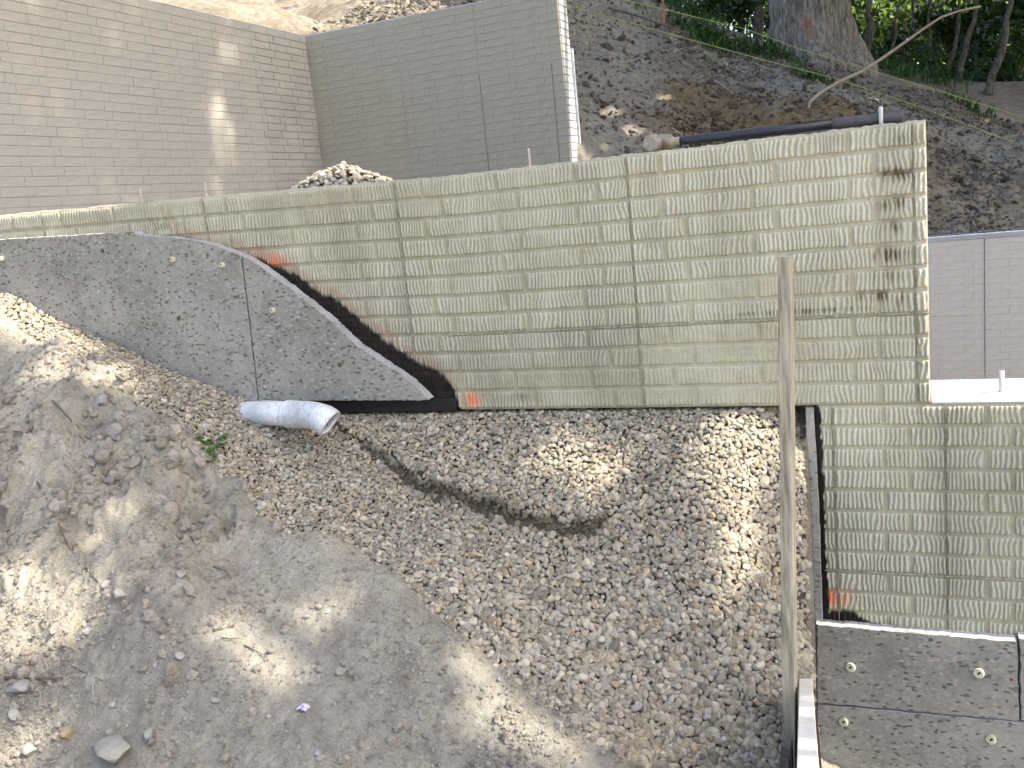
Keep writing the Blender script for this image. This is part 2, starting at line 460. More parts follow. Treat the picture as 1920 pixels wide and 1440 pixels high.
def Dz(X, Y, fine=True):
    X = np.asarray(X, float); Y = np.asarray(Y, float); z = D0(X, Y)
    z = z + .02 * fbm(X * 2.2, Y * 2.2, 0, 21, 3)
    if fine:
        # crumbly, undercut upper left part, smoother scraped slope below
        cx = onY(150, 900, 2.5)
        r1 = sst(.95, .25, np.hypot(X - cx[0], (Y - cx[1]) * 1.0)); c2 = onY(400, 1000, 2.55); r1 = np.maximum(r1, .8 * sst(.2, .05, np.hypot(X - c2[0], Y - c2[1])))
        n = fbm(X * 9 + .4 * vn(X * 5, Y * 5, 0, 4), Y * 9, 0, 31, 5, .6)
        rid = 1 - np.abs(fbm(X * 6, Y * 6, 1.3, 37, 4, .55)) * 2.2
        z = z + r1 * (.060 * n + .045 * np.clip(rid, -1, 1) - .02 + .016 * fbm(X * 32, Y * 32, 0, 33, 3, .6))
        ter = vn(X * 7 + Y * 3, Y * 9, 0, 77); z = z - r1 * .05 * sst(.35, .6, ter)
        al, ac = X * FD[0] + Y * FD[1], -X * FD[1] + Y * FD[0]
        z = z + (1 - r1) * (.008 * fbm(X * 9, Y * 9, 0, 41, 4, .6) + .007 * fbm(al * 5, ac * 24, 0, 43, 4, .6))
        for (qx, qy, qr, qd) in PITS:
            rr_ = np.hypot(X - qx, (Y - qy) * 1.5) / qr + .45 * vn(X * 40, Y * 40, 0, 47); z = z - qd * sst(1.1, .55, rr_)
        # small crumbs, denser low down
        low = sst(-.85, -1.15, z); cr = fbm(X * 55, Y * 55, 0, 51, 3, .6)
        z = z + (.005 + .006 * low + .008 * r1) * np.clip(cr, -.25, 1) + .0035 * np.clip(fbm((X + Y * .4) * 120, (Y - X * .4) * 60, 0, 57, 2), -1, 1)
    return z


def hit(x, y, t0=1.3, t1=4.5):
    t = np.linspace(t0, t1, 1600); d = ray(x, y); P = d[None] * t[:, None]
    h = np.maximum(Gz(P[:, 0], P[:, 1]), Dz(P[:, 0], P[:, 1])); k = np.argmax(P[:, 2] < h)
    return P[k]


# ------------------------------------------------------------------ geometry node scatter
def scatter_group(name, mat, angular):
    g = bpy.data.node_groups.new(name, 'GeometryNodeTree')
    g.interface.new_socket('Geometry', in_out='INPUT', socket_type='NodeSocketGeometry')
    g.interface.new_socket('Geometry', in_out='OUTPUT', socket_type='NodeSocketGeometry')
    N = g.nodes; L = g.links; gi = N.new('NodeGroupInput'); go = N.new('NodeGroupOutput')
    join = N.new('GeometryNodeJoinGeometry')
    for k in range(8):
        ico = N.new('GeometryNodeMeshIcoSphere'); ico.inputs['Radius'].default_value = 1; ico.inputs['Subdivisions'].default_value = 2 if angular else 3
        sp = N.new('GeometryNodeSetPosition'); L.new(ico.outputs[0], sp.inputs[0])
        no = N.new('ShaderNodeTexNoise'); no.noise_dimensions = '4D'; no.inputs['W'].default_value = k * 7.3
        no.inputs['Scale'].default_value = 1.1 if angular else .75; no.inputs['Detail'].default_value = 2 if angular else .5
        pos = N.new('GeometryNodeInputPosition'); L.new(pos.outputs[0], no.inputs['Vector'])
        mr = N.new('ShaderNodeMapRange'); L.new(no.outputs['Fac'], mr.inputs[0])
        mr.inputs[1].default_value = .25; mr.inputs[2].default_value = .75
        mr.inputs[3].default_value = .5 if angular else .68; mr.inputs[4].default_value = 1.4 if angular else 1.22
        vm = N.new('ShaderNodeVectorMath'); vm.operation = 'SCALE'; L.new(pos.outputs[0], vm.inputs[0]); L.new(mr.outputs[0], vm.inputs['Scale'])
        L.new(vm.outputs[0], sp.inputs['Position'])
        ss = N.new('GeometryNodeSetShadeSmooth'); ss.inputs['Shade Smooth'].default_value = not angular; L.new(sp.outputs[0], ss.inputs[0])
        sm = N.new('GeometryNodeSetMaterial'); sm.inputs['Material'].default_value = mat; L.new(ss.outputs[0], sm.inputs[0])
        gt = N.new('GeometryNodeGeometryToInstance'); L.new(sm.outputs[0], gt.inputs[0]); L.new(gt.outputs[0], join.inputs[0])
    def na(nm, typ):
        x = N.new('GeometryNodeInputNamedAttribute'); x.data_type = typ; x.inputs['Name'].default_value = nm
        return next(o for o in x.outputs if o.enabled and o.name == 'Attribute')
    ip = N.new('GeometryNodeInstanceOnPoints'); ip.inputs['Pick Instance'].default_value = True
    L.new(gi.outputs[0], ip.inputs['Points']); L.new(join.outputs[0], ip.inputs['Instance'])
    er = N.new('FunctionNodeEulerToRotation'); L.new(na('rot', 'FLOAT_VECTOR'), er.inputs[0])
    L.new(er.outputs[0], ip.inputs['Rotation']); L.new(na('scl', 'FLOAT_VECTOR'), ip.inputs['Scale'])
    L.new(ip.outputs[0], go.inputs[0])
    return g


GPEB = scatter_group('pebble_scatter', MPEB, False); GCLOD = scatter_group('clod_scatter', MCLOD, True)


def scatter(name, P, scl, col, group, tilt=.5, normal=None, parent=None, **k):
    n = len(P); me = bpy.data.meshes.new(name); me.vertices.add(n); me.vertices.foreach_set('co', np.asarray(P, np.float32).ravel())
    rot = np.c_[rng.normal(0, tilt, n), rng.normal(0, tilt, n), rng.uniform(0, 6.28, n)]
    if normal is not None:
        # lay the flat side on the slope: euler from slope then spin
        out = np.empty((n, 3))
        for i in range(n):
            q = Vector(normal[i]).to_track_quat('Z', 'Y').to_matrix() @ Matrix.Rotation(rot[i, 2], 3, 'Z') @ Matrix.Rotation(rot[i, 0], 3, 'X') @ Matrix.Rotation(rot[i, 1], 3, 'Y')
            out[i] = q.to_euler()
        rot = out
    attr(me, 'rot', rot, 'FLOAT_VECTOR'); attr(me, 'scl', scl, 'FLOAT_VECTOR')
    attr(me, 'col', np.c_[col, np.ones(n)], 'FLOAT_COLOR')
    o = ob(name, me, None, parent, **k); md = o.modifiers.new('scatter', 'NODES'); md.node_group = group
    return o


def pebble_cols(n):
    base = np.array([(.41, .36, .285), (.47, .425, .35), (.35, .315, .255), (.53, .475, .39), (.30, .275, .235), (.43, .35, .25), (.39, .37, .33), (.36, .29, .22)])
    p = np.array([.25, .2, .16, .1, .1, .07, .09, .03])
    return base[rng.choice(len(base), n, p=p)] * np.array([1.0, .98, .905]) * 1.22 * rng.uniform(.68, 1.25, (n, 1))


# ---- gravel bed base surface + pebbles
def slope_n(f, X, Y, e=.02):
    gx = (f(X + e, Y) - f(X - e, Y)) / (2 * e); gy = (f(X, Y + e) - f(X, Y - e)) / (2 * e)
    n = np.c_[-gx, -gy, np.ones(len(X))]; return n / np.linalg.norm(n, axis=1)[:, None]


xs = np.concatenate([np.arange(-4.6, -.6, .025), np.arange(-.6, -.14, .0125)]); ys = np.arange(1.7, 4.4, .025)
XX, YY = np.meshgrid(xs, ys, indexing='ij')
gz = Gz(XX, YY) - .012
ob('gravel_bed', mesh('gravel_bed', np.stack([XX, YY, gz], -1).reshape(-1, 3), gridfaces(len(xs), len(ys), (((XX < np.where(YY < D, -.0885 * YY - .006, -.293)) & ~((YY > D + .12) & (XX < -.9)))[:-1, :-1] & (XX < np.where(YY < D, -.0885 * YY - .006, -.293))[1:, 1:])), True), MGBASE, kind='structure')


def gravel_points(sp, jit, lift, big):
    x = np.arange(-4.3, -.15, sp); y = np.arange(1.95, 4.1, sp * .9)
    X, Y = np.meshgrid(x, y, indexing='ij'); X = (X + rng.uniform(-jit, jit, X.shape) * sp).ravel(); Y = (Y + rng.uniform(-jit, jit, Y.shape) * sp).ravel()
    k = (X < np.where(Y < D, -.0885 * Y - .004, -.292)) & ~((Y > 3.18) & (X < -2.2))
    X, Y = X[k], Y[k]; g = Gz(X, Y); d = Dz(X, Y, False)
    k = (g > d - .012) & ~((Y > D + .05) & (X < -.9)); X, Y, g = X[k], Y[k], g[k]
    # size grows towards the bottom of the slope
    s = (.0076 + .0019 * sst(-.9, -1.55, g)) * np.minimum(np.exp(rng.normal(0, .26, len(X))), 1.75) * big
    scl = np.c_[s * rng.uniform(.95, 1.35, len(X)), s * rng.uniform(.75, 1.0, len(X)), s * rng.uniform(.42, .72, len(X))]
    P = np.c_[X, Y, g + lift + rng.uniform(-.35, .5, len(X)) * s]
    return P, scl


P1, s1 = gravel_points(.0138, .42, -.001, 1.0); P2, s2 = gravel_points(.0150, .45, -.010, 1.0)
P3, s3 = gravel_points(.0095, .5, -.002, 1.0)
gn = slope_n(Gz, P3[:, 0], P3[:, 1]); k3 = rng.uniform(0, 1, len(P3)) < np.clip((1 / gn[:, 2] - 1.1) * .7, 0, .95); P3, s3 = P3[k3], s3[k3]
P = np.r_[P1, P2, P3]; sc_ = np.r_[s1, s2, s3]
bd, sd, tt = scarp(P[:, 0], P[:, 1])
scarp_dark = sst(1.15, .2, np.abs(sd + .002 + .4 * .015 * vn(P[:, 0] * 20, P[:, 1] * 20, 0, 8)) / (.006 + .013 * np.clip(tt, 0, 1))) * sst(0, .12, tt) * sst(1.001, .9, tt)
colp = pebble_cols(len(P)) * (1 - .74 * scarp_dark[:, None]) * np.array([1, 1, 1]) + scarp_dark[:, None] * np.array([.02, .016, .0])  # scarp pebbles darkened: shade of the undercut painted in, with a mossy tinge
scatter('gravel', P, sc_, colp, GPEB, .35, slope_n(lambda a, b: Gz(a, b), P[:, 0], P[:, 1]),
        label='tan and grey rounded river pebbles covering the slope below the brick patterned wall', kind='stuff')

# ---- dirt foreground
for (px_, py_, pr_, pd_) in [(212, 872, .030, .07), (238, 838, .032, .05), (190, 872, .022, .06), (105, 905, .030, .05), (20, 985, .050, .08), (62, 1005, .030, .06), (165, 985, .022, .04), (280, 955, .026, .03), (200, 800, .05, .04), (160, 795, .04, .05), (60, 800, .05, .04), (425, 985, .030, .05), (400, 1000, .028, .04), (130, 1020, .02, .03), (330, 775, .02, .02), (265, 1005, .02, .02)]:
    q_ = hit(px_, py_); PITS.append((q_[0], q_[1], pr_, pd_))
xs = np.concatenate([np.arange(-9, -4.2, .3), np.arange(-4.2, -.1, .0078), np.arange(-.1, 1.2, .05)]); ys = np.concatenate([np.arange(-4, 1.3, .12), np.arange(1.3, 3.35, .0078)])
XX, YY = np.meshgrid(xs, ys, indexing='ij'); dz = Dz(XX, YY)
dz = np.where(XX > -.22, np.minimum(dz, -1.3 - 1.0 * sst(-.22, .1, XX)), dz)
gg = G0(XX, YY)
keep = (dz > gg - .12) | (YY < 2.1) | (XX > -.3)
keep = keep[:-1, :-1] | keep[1:, 1:]
rough = sst(.95, .3, np.hypot(XX - onY(150, 900, 2.5)[0], YY - onY(150, 900, 2.5)[1]))
_al, _ac = XX * FD[0] + YY * FD[1], -XX * FD[1] + YY * FD[0]
greyp = sst(-.05, .45, fbm(_al * 1.6, _ac * 5, 0, 61, 5, .6)) * .9 + .6 * sst(-1.0, -1.25, dz)
mk = np.zeros((XX.size, 4), np.float32); mk[:, 3] = 1
cav = rough * sst(.35, .6, vn(XX * 7 + YY * 3, YY * 9, 0, 77)); mk[:, 0] = (cav * .15).ravel(); mk[:, 1] = np.clip(greyp, 0, .9).ravel()
Vd = np.stack([XX, YY, dz], -1).reshape(-1, 3); Fd = gridfaces(len(xs), len(ys), keep)
used = np.unique(Fd); remap = np.full(len(Vd), -1); remap[used] = np.arange(len(used))
me = mesh('dirt_slope', Vd[used], remap[Fd], True); attr(me, 'mk', mk[used]); ob('dirt_slope', me, MDIRT, kind='structure')


# clods and rubble on the dirt
def dirt_pts(n, xr, yr, dens=None):
    X = rng.uniform(*xr, n); Y = rng.uniform(*yr, n); z = Dz(X, Y); g = Gz(X, Y)
    k = z > g + .0
    if dens is not None: k &= rng.uniform(0, 1, n) < dens(X, Y, z)
    return X[k], Y[k], z[k]


def clod_dens(X, Y, z): return .08 + .8 * np.clip(sst(-1.0, -1.2, z) * sst(-.25, .2, fbm(X * 1.5, Y * 1.5, 0, 91, 3)) + .35 * sst(.1, .5, fbm(X * 3, Y * 3, 0, 93, 3)), 0, 1)


X, Y, z = dirt_pts(95000, (-3.8, -.25), (1.45, 3.1), clod_dens)
s = .0027 * np.exp(rng.normal(0, .6, len(X))); s = np.minimum(s, .016)
c = np.array([(.42, .375, .31)]) * rng.uniform(.72, 1.3, (len(X), 1))
scatter('rubble', np.c_[X, Y, z + s * .3], np.c_[s * 1.2, s, s * .8], c, GCLOD, 1.2, label='small grey clods and stone chips strewn over the dirt slope', kind='stuff')


# crumbly chunks of the same clay in the upper left
X, Y, z = dirt_pts(9000, (-3.9, -1.6), (1.7, 3.1), lambda X, Y, z: sst(.95, .3, np.hypot(X - onY(150, 900, 2.5)[0], Y - onY(150, 900, 2.5)[1])) * sst(-.3, .25, fbm(X * 4, Y * 4, 0, 99, 3)))
s = np.minimum(.009 * np.exp(rng.normal(0, .6, len(X))), .034)
scatter('crumbs', np.c_[X, Y, z + s * .15], np.c_[s * 1.3, s, s * .75], np.array([(.43, .385, .315)]) * rng.uniform(.8, 1.15, (len(X), 1)), GCLOD, 1.2, label='crumbled clay lumps on the broken upper left part of the dirt slope', kind='stuff')


# ------------------------------------------------------------------ patterned walls
def panel_row(x0, x1, r, joints, off):
    """brick extents in a course: head joints every W (offset on odd rows), cut at panel joints"""
    c = [x0, x1]
    k0 = math.floor((x0 - off) / W) - 1
    for k in range(k0, k0 + int((x1 - x0) / W) + 4):
        x = off + k * W + (.2542 * W if r % 2 else 0)
        if x0 + .02 < x < x1 - .02: c.append(x)
    for j in joints:
        if x0 + .01 < j < x1 - .01: c.append(j)
    c = sorted(c); return [(a, b, (a in joints or a == x0), (b in joints or b == x1)) for a, b in zip(c, c[1:]) if b - a > .025]


bcurve = np.array([onY(x, y - (10 if 460 < x < 840 else 0), D) for x, y in [(330, 440), (380, 452), (440, 470), (500, 497), (550, 517), (590, 546), (650, 584), (710, 633), (775, 679), (830, 709), (858, 728), (865, 742), (866, 790)]])


XJ0 = float(onY(1184, 430, D)[0]); ZT_ = .132


def marksA(X, Z):
    n1 = .006 * vn(X * 130, Z * 6, 0, 3) + .012 * fbm(X * 12, Z * 12, 0, 4, 2)
    zb = np.interp(X, bcurve[:, 0], bcurve[:, 2], left=-9, right=-9)
    d = (Z - zb) * .75 + n1
    inside = (X > bcurve[0, 0]) & (X < bcurve[-1, 0] + .0)
    blk = np.where(inside, sst(.008, -.012, d), 0); blk *= sst(bcurve[-1, 0] + .004, bcurve[-1, 0] - .01, X + n1)
    soot = np.where(inside, .35 * sst(.05, 0, d), 0); blk = np.maximum(blk, soot * .6)
    a = onY(505, 492, D); b = onY(885, 750, D); e = onY(640, 590, D)
    orr = .85 * np.exp(-(((X - a[0]) / .075) ** 2 + ((Z - a[2]) / .035) ** 2)) + 1.0 * np.exp(-(((X - b[0]) / .03) ** 2 + ((Z - b[2]) / .028) ** 2)) + .16 * np.exp(-(((d - .018) / .012) ** 2)) * inside
    orr *= .65 + .5 * vn(X * 150, Z * 10, 0, 12)
    st = np.zeros(X.shape)
    c1 = onY(1675, 440, D)
    for (px_, py_, rx, rz, w) in [(1682, 325, .045, .022, 1.2), (1676, 380, .04, .022, 1.), (1676, 425, .035, .02, .9), (1670, 478, .048, .022, 1.2), (1700, 260, .05, .02, .4), (1665, 520, .05, .025, .6), (1640, 555, .06, .02, .75), (1540, 582, .14, .008, .8), (1420, 588, .16, .006, .5), (1690, 560, .02, .03, .8), (1230, 575, .05, .02, .15), (980, 745, .05, .02, .4)]:
        p = onY(px_, py_, D); st = np.maximum(st, w * np.exp(-(((X - p[0]) / rx) ** 2 + ((Z - p[2]) / rz) ** 2)))
    st *= 1.35 * np.clip(.65 + .8 * vn(X * 110, Z * 25, 0, 19), 0, 1.2)
    lf = onY(300, 425, D); st = np.maximum(st, .5 * np.exp(-(((X - lf[0]) / .15) ** 2 + ((Z - lf[2] + .0) / .05) ** 2)) * (vn(X * 90, Z * 30, 0, 22) > 0))
    # lower left corner of the lower wall
    tone = 1. + .16 * fbm(X * 13, Z * 1.1, 0, 141, 4) + .10 * vn(np.floor((X - XJ0) / (3 * W)) * 7.3, np.floor((ZT_ - Z) / (8 * H)) * 3.1, 0, 145) + .10 * fbm(X * 3, Z * 5, 0, 146, 3)
    q = onY(1572, 1120, D); orr = np.maximum(orr, 1.1 * np.exp(-(((X - q[0] + .01) / .04) ** 2 + ((Z - q[2]) / .028) ** 2)) * (.7 + .5 * vn(X * 150, Z * 10, 0, 13)))
    zc = onY(1545, 1140, D)[2]
    top = np.interp(X, [-.25, -.20, -.155, -.10, -.03, .05], [zc - .015, zc, zc + .002, zc - .035, zc - .055, zc - .075]) + n1
    blk = np.maximum(blk, np.where((Z < zc + .06) & (X < .02), sst(top + .006, top - .008, Z), 0))
    blk = np.maximum(blk, np.where(Z < -.77, sst(-.224, -.232, X + .006 * vn(X * 30, Z * 55, 0, 6)), 0))
    return np.stack([np.clip(blk, 0, 1), np.clip(orr, 0, 1), np.clip(st, 0, 1), tone], -1)


def wornA(X, Z):
    w = 1.
    for (px_, py_, rx, rz, a) in [(1370, 660, .26, .09, .95), (1330, 735, .3, .04, .85), (1380, 545, .16, .05, .7), (1240, 655, .08, .05, .5), (560, 385, .3, .05, .6), (330, 400, .12, .04, .9), (780, 380, .1, .04, .5), (1010, 720, .5, .07, .5)]:
        p = onY(px_, py_, D); w = w - a * np.exp(-(((X - p[0]) / rx) ** 2 + ((Z - p[2]) / rz) ** 2))
    return np.clip(w + .22 * fbm(X * 6, Z * 9, 0, 44, 3), .08, 1.1)


def ztop_off(X): return .027 * np.maximum(0, -1.5 - X)


def ribbed_brick(x0, x1, z0, z1, jl, jr, seed, parent, y0=None, step=.0024, warp=True):
    y0 = D if y0 is None else y0
    gl = .0008 if jl else .0056; gr = .0008 if jr else .0056; gz_ = .0056
    a, b = x0 + gl, x1 - gr; c, d = z0 + gz_, z1 - gz_ + .001
    nx = max(6, int((b - a) / step))
    tx = np.concatenate([[0, .0005, .0025], np.linspace(.005, (b - a) - .005, nx), [(b - a) - .0025, (b - a) - .0005, (b - a)]]) + a
    hz = d - c; tz = np.array([0, .0006, .003, .007, .014, .022, .031, .040, .048, hz - .007, hz - .003, hz - .0006, hz]) + c
    X, Z = np.meshgrid(tx, tz, indexing='ij')
    wob = .0012 * vn(X * 60, Z * 60, 0, seed) + .0010 * vn(X * 170, Z * 170, 0, seed + 1)
    ex = np.minimum(X - a, b - X); ez = np.minimum(Z - c, d - Z)
    edge = sst(-.0008, .0042, np.minimum(ex, ez) + wob)
    per = .0148
    ph = (X + .0062 * vn(X * 20, Z * 24, seed * .37, 9) + .0032 * vn(X * 45, Z * 50, seed * .7, 10)) / per + .8 * vn(X * 9, 0 * Z, seed, 11)
    rib = (.5 + .5 * np.cos(2 * np.pi * ph)); rib = sst(.12, .95, rib)
    wr = wornA(X, Z); rib = rib * wr
    h = edge * (.0042 + .0044 * rib + .0006 * vn(X * 300, Z * 300, 0, 2) + .0008 * vn(X * 40, Z * 40, 0, 7))
    h = h - .0012
    zo = ztop_off(X) if warp else 0
    V = np.stack([X, y0 - h, Z + zo], -1).reshape(-1, 3)
    Fq = gridfaces(len(tx), len(tz))
    me = mesh('brick', V, Fq, True)
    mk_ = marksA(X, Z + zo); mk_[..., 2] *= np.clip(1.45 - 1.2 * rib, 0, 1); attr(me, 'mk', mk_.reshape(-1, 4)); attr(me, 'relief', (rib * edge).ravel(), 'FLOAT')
    return ob('brick', me, MA, parent)


def core_slab(name, x0, x1, z0, z1, y0, y1, mat, parent, sx=.006, marks=True, warp=True, ragged=True):
    tx = np.linspace(x0, x1, max(2, int((x1 - x0) / sx))); tz = np.linspace(z0, z1, max(2, int((z1 - z0) / sx)))
    X, Z = np.meshgrid(tx, tz, indexing='ij'); zo = ztop_off(X) if warp else 0 * X
    Yf = y0 + .0006 * vn(X * 90, Z * 90, 0, 3)
    rag = (.004 * fbm(tx * 25, tx * 0, 0, 71, 4) + .002 * vn(tx * 120, 0 * tx, 0, 72)) if ragged else 0 * tx
    Z = Z.copy(); Z[:, -1] += rag; zt = Z[:, -1] + zo[:, -1]
    V = [np.stack([X, Yf, Z + zo], -1).reshape(-1, 3)]; n = len(tx); m = len(tz); Fs = [gridfaces(n, m)]
    # chamfered rough lip, top, back
    lip = np.stack([tx, np.full(n, y0 + .008) + .002 * vn(tx * 70, 0 * tx, 0, 73), zt + .006], -1)
    bt = np.stack([tx, np.full(n, y1), zt + .004], -1); bb = np.stack([tx, np.full(n, y1), np.full(n, z0)], -1)
    base = n * m; V += [lip, bt, bb]
    i = np.arange(n - 1); tr = i * m + m - 1
    Fs.append(np.stack([tr, tr + m, base + i + 1, base + i], -1))
    Fs.append(np.stack([base + i, base + i + 1, base + n + i + 1, base + n + i], -1))
    Fs.append(np.stack([base + n + i, base + n + i + 1, base + 2 * n + i + 1, base + 2 * n + i], -1))
    Fs.append(np.stack([i * m, base + 2 * n + i, base + 2 * n + i + 1, (i + 1) * m], -1))
    V = np.concatenate(V)
    # end caps: as fan of quads down the side
    capV = []; capF = []; off = len(V)
    for e, xx in ((0, x0), (n - 1, x1)):
        zc = Z[e] + zo[e]
        ring = np.stack([np.full(m, xx), np.full(m, y1), zc], -1); capV.append(ring)
        o0 = off + (0 if e == 0 else m); j = np.arange(m - 1)
        q = np.stack([e * m + j, e * m + j + 1, o0 + j + 1, o0 + j], -1); capF.append(q if e == 0 else q[:, ::-1])
    V = np.concatenate([V] + capV); Fs = np.concatenate(Fs + capF)
    me = mesh(name, V, Fs, False)
    attr(me, 'mk', marksA(V[:, 0], V[:, 2]) * (1 if marks else np.array([0, 0, 0, 1]))); attr(me, 'relief', np.zeros(len(V)), 'FLOAT')
    return ob(name, me, mat, parent)


def seam(name, P, w, mat, parent, seed=0, dpt=.004):
    """thin irregular form line along points P on a plane facing -Y"""
    P = np.array(P); n = max(8, int(np.linalg.norm(P[1] - P[0]) / .008)); t = np.linspace(0, 1, n)
    c = P[0] + (P[1] - P[0]) * t[:, None]; d = P[1] - P[0]; d /= np.linalg.norm(d); side = np.cross(d, [0, 1, 0])
    ww = w * (.45 + .55 * np.abs(vn(t * n * .35, 0 * t, 0, seed + 1)) * 2) * .5; wo_ = .0016 * vn(t * n * .12, 0 * t, 0, seed + 5)
    V = []
    for k in (-1, 0, 1): V.append(c + side * (wo_ + ww * k)[:, None] + np.array([0, -dpt if k == 0 else .002, 0]))
    V = np.stack(V, 1).reshape(-1, 3); return ob(name, mesh(name, V, gridfaces(n, 3), False), mat, parent)


MSEAM = m_simple('form_seam', (.33, .305, .21), .9, .2, .6, 90, .002)
ZT = .132; ZB = ZT - 12 * H
X0A = onY(791 + 3, 354, D)[0]        # head joint of course 1
XJ = [X0A + (2.6241 - 2) * W + k * 3 * W + 0 * W - 0 for k in (-5, -4, -3, -2, -1, 0, 1)]
XJ = sorted([onY(1184, 430, D)[0] + k * 3 * W for k in (-3, -2, -1, 0)] + [onY(1712, 300, D)[0]])
offA = onY(1077, 325, D)[0]
AX0, AX1 = -5.1, .113
wallA = empty('patterned_wall', (-1.5, D, ZB), label='low yellowish ribbed brick pattern wall spanning the gravel, sledgehammer on top', cat='wall')
def put(o, p): o.parent = p; o.matrix_parent_inverse = Matrix.Translation(-Vector(p.location)); return o
_ob = ob
def ob(name, me, mat=None, parent=None, **k):
    o = _ob(name, me, mat, None, **k)
    if parent is not None:
        o.parent = parent
        q = parent; acc = Vector((0, 0, 0))
        while q is not None: acc += q.location; q = q.parent
        o.location = -acc
    return o


core_slab('wall_core', AX0, AX1, ZB, ZT - .002, D, D + .25, MA, wallA)
sid = 0
for r in range(12):
    zt = ZT - r * H
    for (a, b, jl, jr) in panel_row(AX0, AX1, r, XJ, offA):
        if b < -4.2: continue
        sid += 1; ribbed_brick(a, b, zt - H, zt, jl, jr, sid, wallA)
for j in XJ: seam('panel_seam', [(j, D - .0058, max(ZB + .003, float(np.interp(j, bcurve[:, 0], bcurve[:, 2], left=-9, right=-9)) + .01) + float(ztop_off(np.array(j)))), (j, D - .0058, ZT + float(ztop_off(np.array(j))))], .0026, MSEAM, wallA, int(j * 10))
zz = ZT - 8 * H
for a, b in zip([-1.6, XJ[-2], XJ[-1]], [XJ[-2], XJ[-1], AX1]): seam('panel_seam', [(a, D - .003, zz), (b, D - .003, zz + .001)], .006, MSEAM, wallA, 33)

# lower wall on the right
DX0, DX1, DZ0 = -.238, 2.2, -2.75
wallD = empty('lower_wall', (.5, D, DZ0), label='tall ribbed brick pattern concrete wall at lower right with bare sunlit top ledge', cat='wall')
core_slab('wall_core', DX0, DX1, DZ0, ZB - .004, D, D + .335, MA, wallD, warp=False, ragged=False)
tm = MB(); tm.box(((AX1 + DX1) / 2 + .001, D + .167, ZB + .002), (DX1 - AX1 - .002, .336, .012), bev=.004); tm.ob('ledge_surface', MLEDGE, wallD)
JD = [onY(1560, 765, D)[0], onY(1772, 770, D)[0], onY(1772, 770, D)[0] + 3 * W, onY(1772, 770, D)[0] + 6 * W]
offD = onY(1848, 770, D)[0]
for r in range(22):
    zt = ZB - r * H - (.004 if r == 0 else 0)
    for (a, b, jl, jr) in panel_row(DX0 + .002, 1.3, r, JD, offD - (.0 if r % 2 == 0 else 0)):
        sid += 1; ribbed_brick(a, b, ZB - (r + 1) * H, zt, jl, jr, sid, wallD, warp=False)
for j in JD[:3]: seam('panel_seam', [(j, D - .005, -2.3), (j, D - .0058, ZB - .002)], .0026, MSEAM, wallD, int(j * 10) + 3)
seam('panel_seam', [(DX0, D - .003, ZB - 8 * H), (1.3, D - .003, ZB - 8 * H)], .006, MSEAM, wallD, 35)

# ------------------------------------------------------------------ back walls
def simple_brick_me(L, h=H, gap=.0045, hg=.8):
    b = MB(); b.box((0, .0035, 0), (L - gap * hg, .02, h - gap), bev=.003)
    import bmesh
    m = b.me('brick'); bm = bmesh.new(); bm.from_mesh(m); bmesh.ops.recalc_face_normals(bm, faces=bm.faces); bm.to_mesh(m); bm.free(); return m


def back_wall(root, rects, face, mat, limit=300, hg=.8):
    """rects: (s0, s1, z0, z1, prio); face(s, z) -> location, rotz"""
    rects = sorted(rects, key=lambda q: q[4]); cache = {}; rest = MB()
    for i, (a, b, c, d, _) in enumerate(rects):
        L = round(b - a, 3); loc, rz = face((a + b) / 2, (c + d) / 2)
        if i < limit:
            if L not in cache: cache[L] = simple_brick_me(L, hg=hg); cache[L].materials.append(mat)
            o = bpy.data.objects.new('brick', cache[L]); COL.objects.link(o); o.parent = root
            o.location = Vector(loc) - root.location + Vector((rng.normal(0, .0006), rng.normal(0, .0006), rng.normal(0, .0006))); o.rotation_euler = (0, 0, rz)
        else:
            R = [[math.cos(rz), -math.sin(rz), 0], [math.sin(rz), math.cos(rz), 0], [0, 0, 1]]
            rest.box(loc, (L - .007, .02, d - c - .007), R, .0035)
    if rest.v: rest.ob('brick_facing', mat, root, kind='stuff')


YC, XB, ZC = 9.35, -5.95, 2.07
XE = -2.995
wallC = empty('back_wall', (-4.5, YC, -.3), label='tall grey brick pattern concrete wall behind the low wall, with a bright right end', cat='wall')
b = MB(); b.box(((XB + XE) / 2 - .1, YC + .1245, .85), (XE - XB + .188, .25, 2 * 1.22 + .0)); b.ob('wall_core', MC, wallC)
rc = []
jc = [XE - .12, onY(905, 200, YC)[0], onY(905, 200, YC)[0] - 3 * W, onY(905, 200, YC)[0] - 6 * W]
for r in range(31):
    zt = ZC - r * H
    for (a, b_, jl, jr) in panel_row(XB + .02, XE, r, jc, onY(1008, 150, YC)[0]): rc.append((a, b_, zt - H, zt, r + .001 * abs(a)))
rc = [q for q in rc]
back_wall(wallC, [q for q in rc], lambda s, z: ((s, YC + .002, z), 0), MC, 296)
rc2 = []
for r in range(26):
    zt = ZC - r * H; m_ = YC + (.10 if r % 2 else .16)
    rc2 += [(YC + .012, m_, zt - H, zt, r), (m_, YC + .258, zt - H, zt, r)]
endm = MB()
for (a, b_, c, d, _) in rc2: endm.box((XE + .002, (a + b_) / 2, (c + d) / 2), (.02, b_ - a - .006, d - c - .007), bev=.0035)
endm.ob('end_facing', m_concrete('lit_end_concrete', [(.50, .49, .47), (.56, .55, .53), (.62, .61, .59)], pits=False), wallC, kind='stuff')  # end of the same wall made lighter: its light is put into the colour
cp = MB(); cp.box(((XB + XE) / 2, YC + .14, ZC + .012), (XE - XB - .01, .24, .016), bev=.006); cp.ob('wall_top', MLEDGE, wallC)
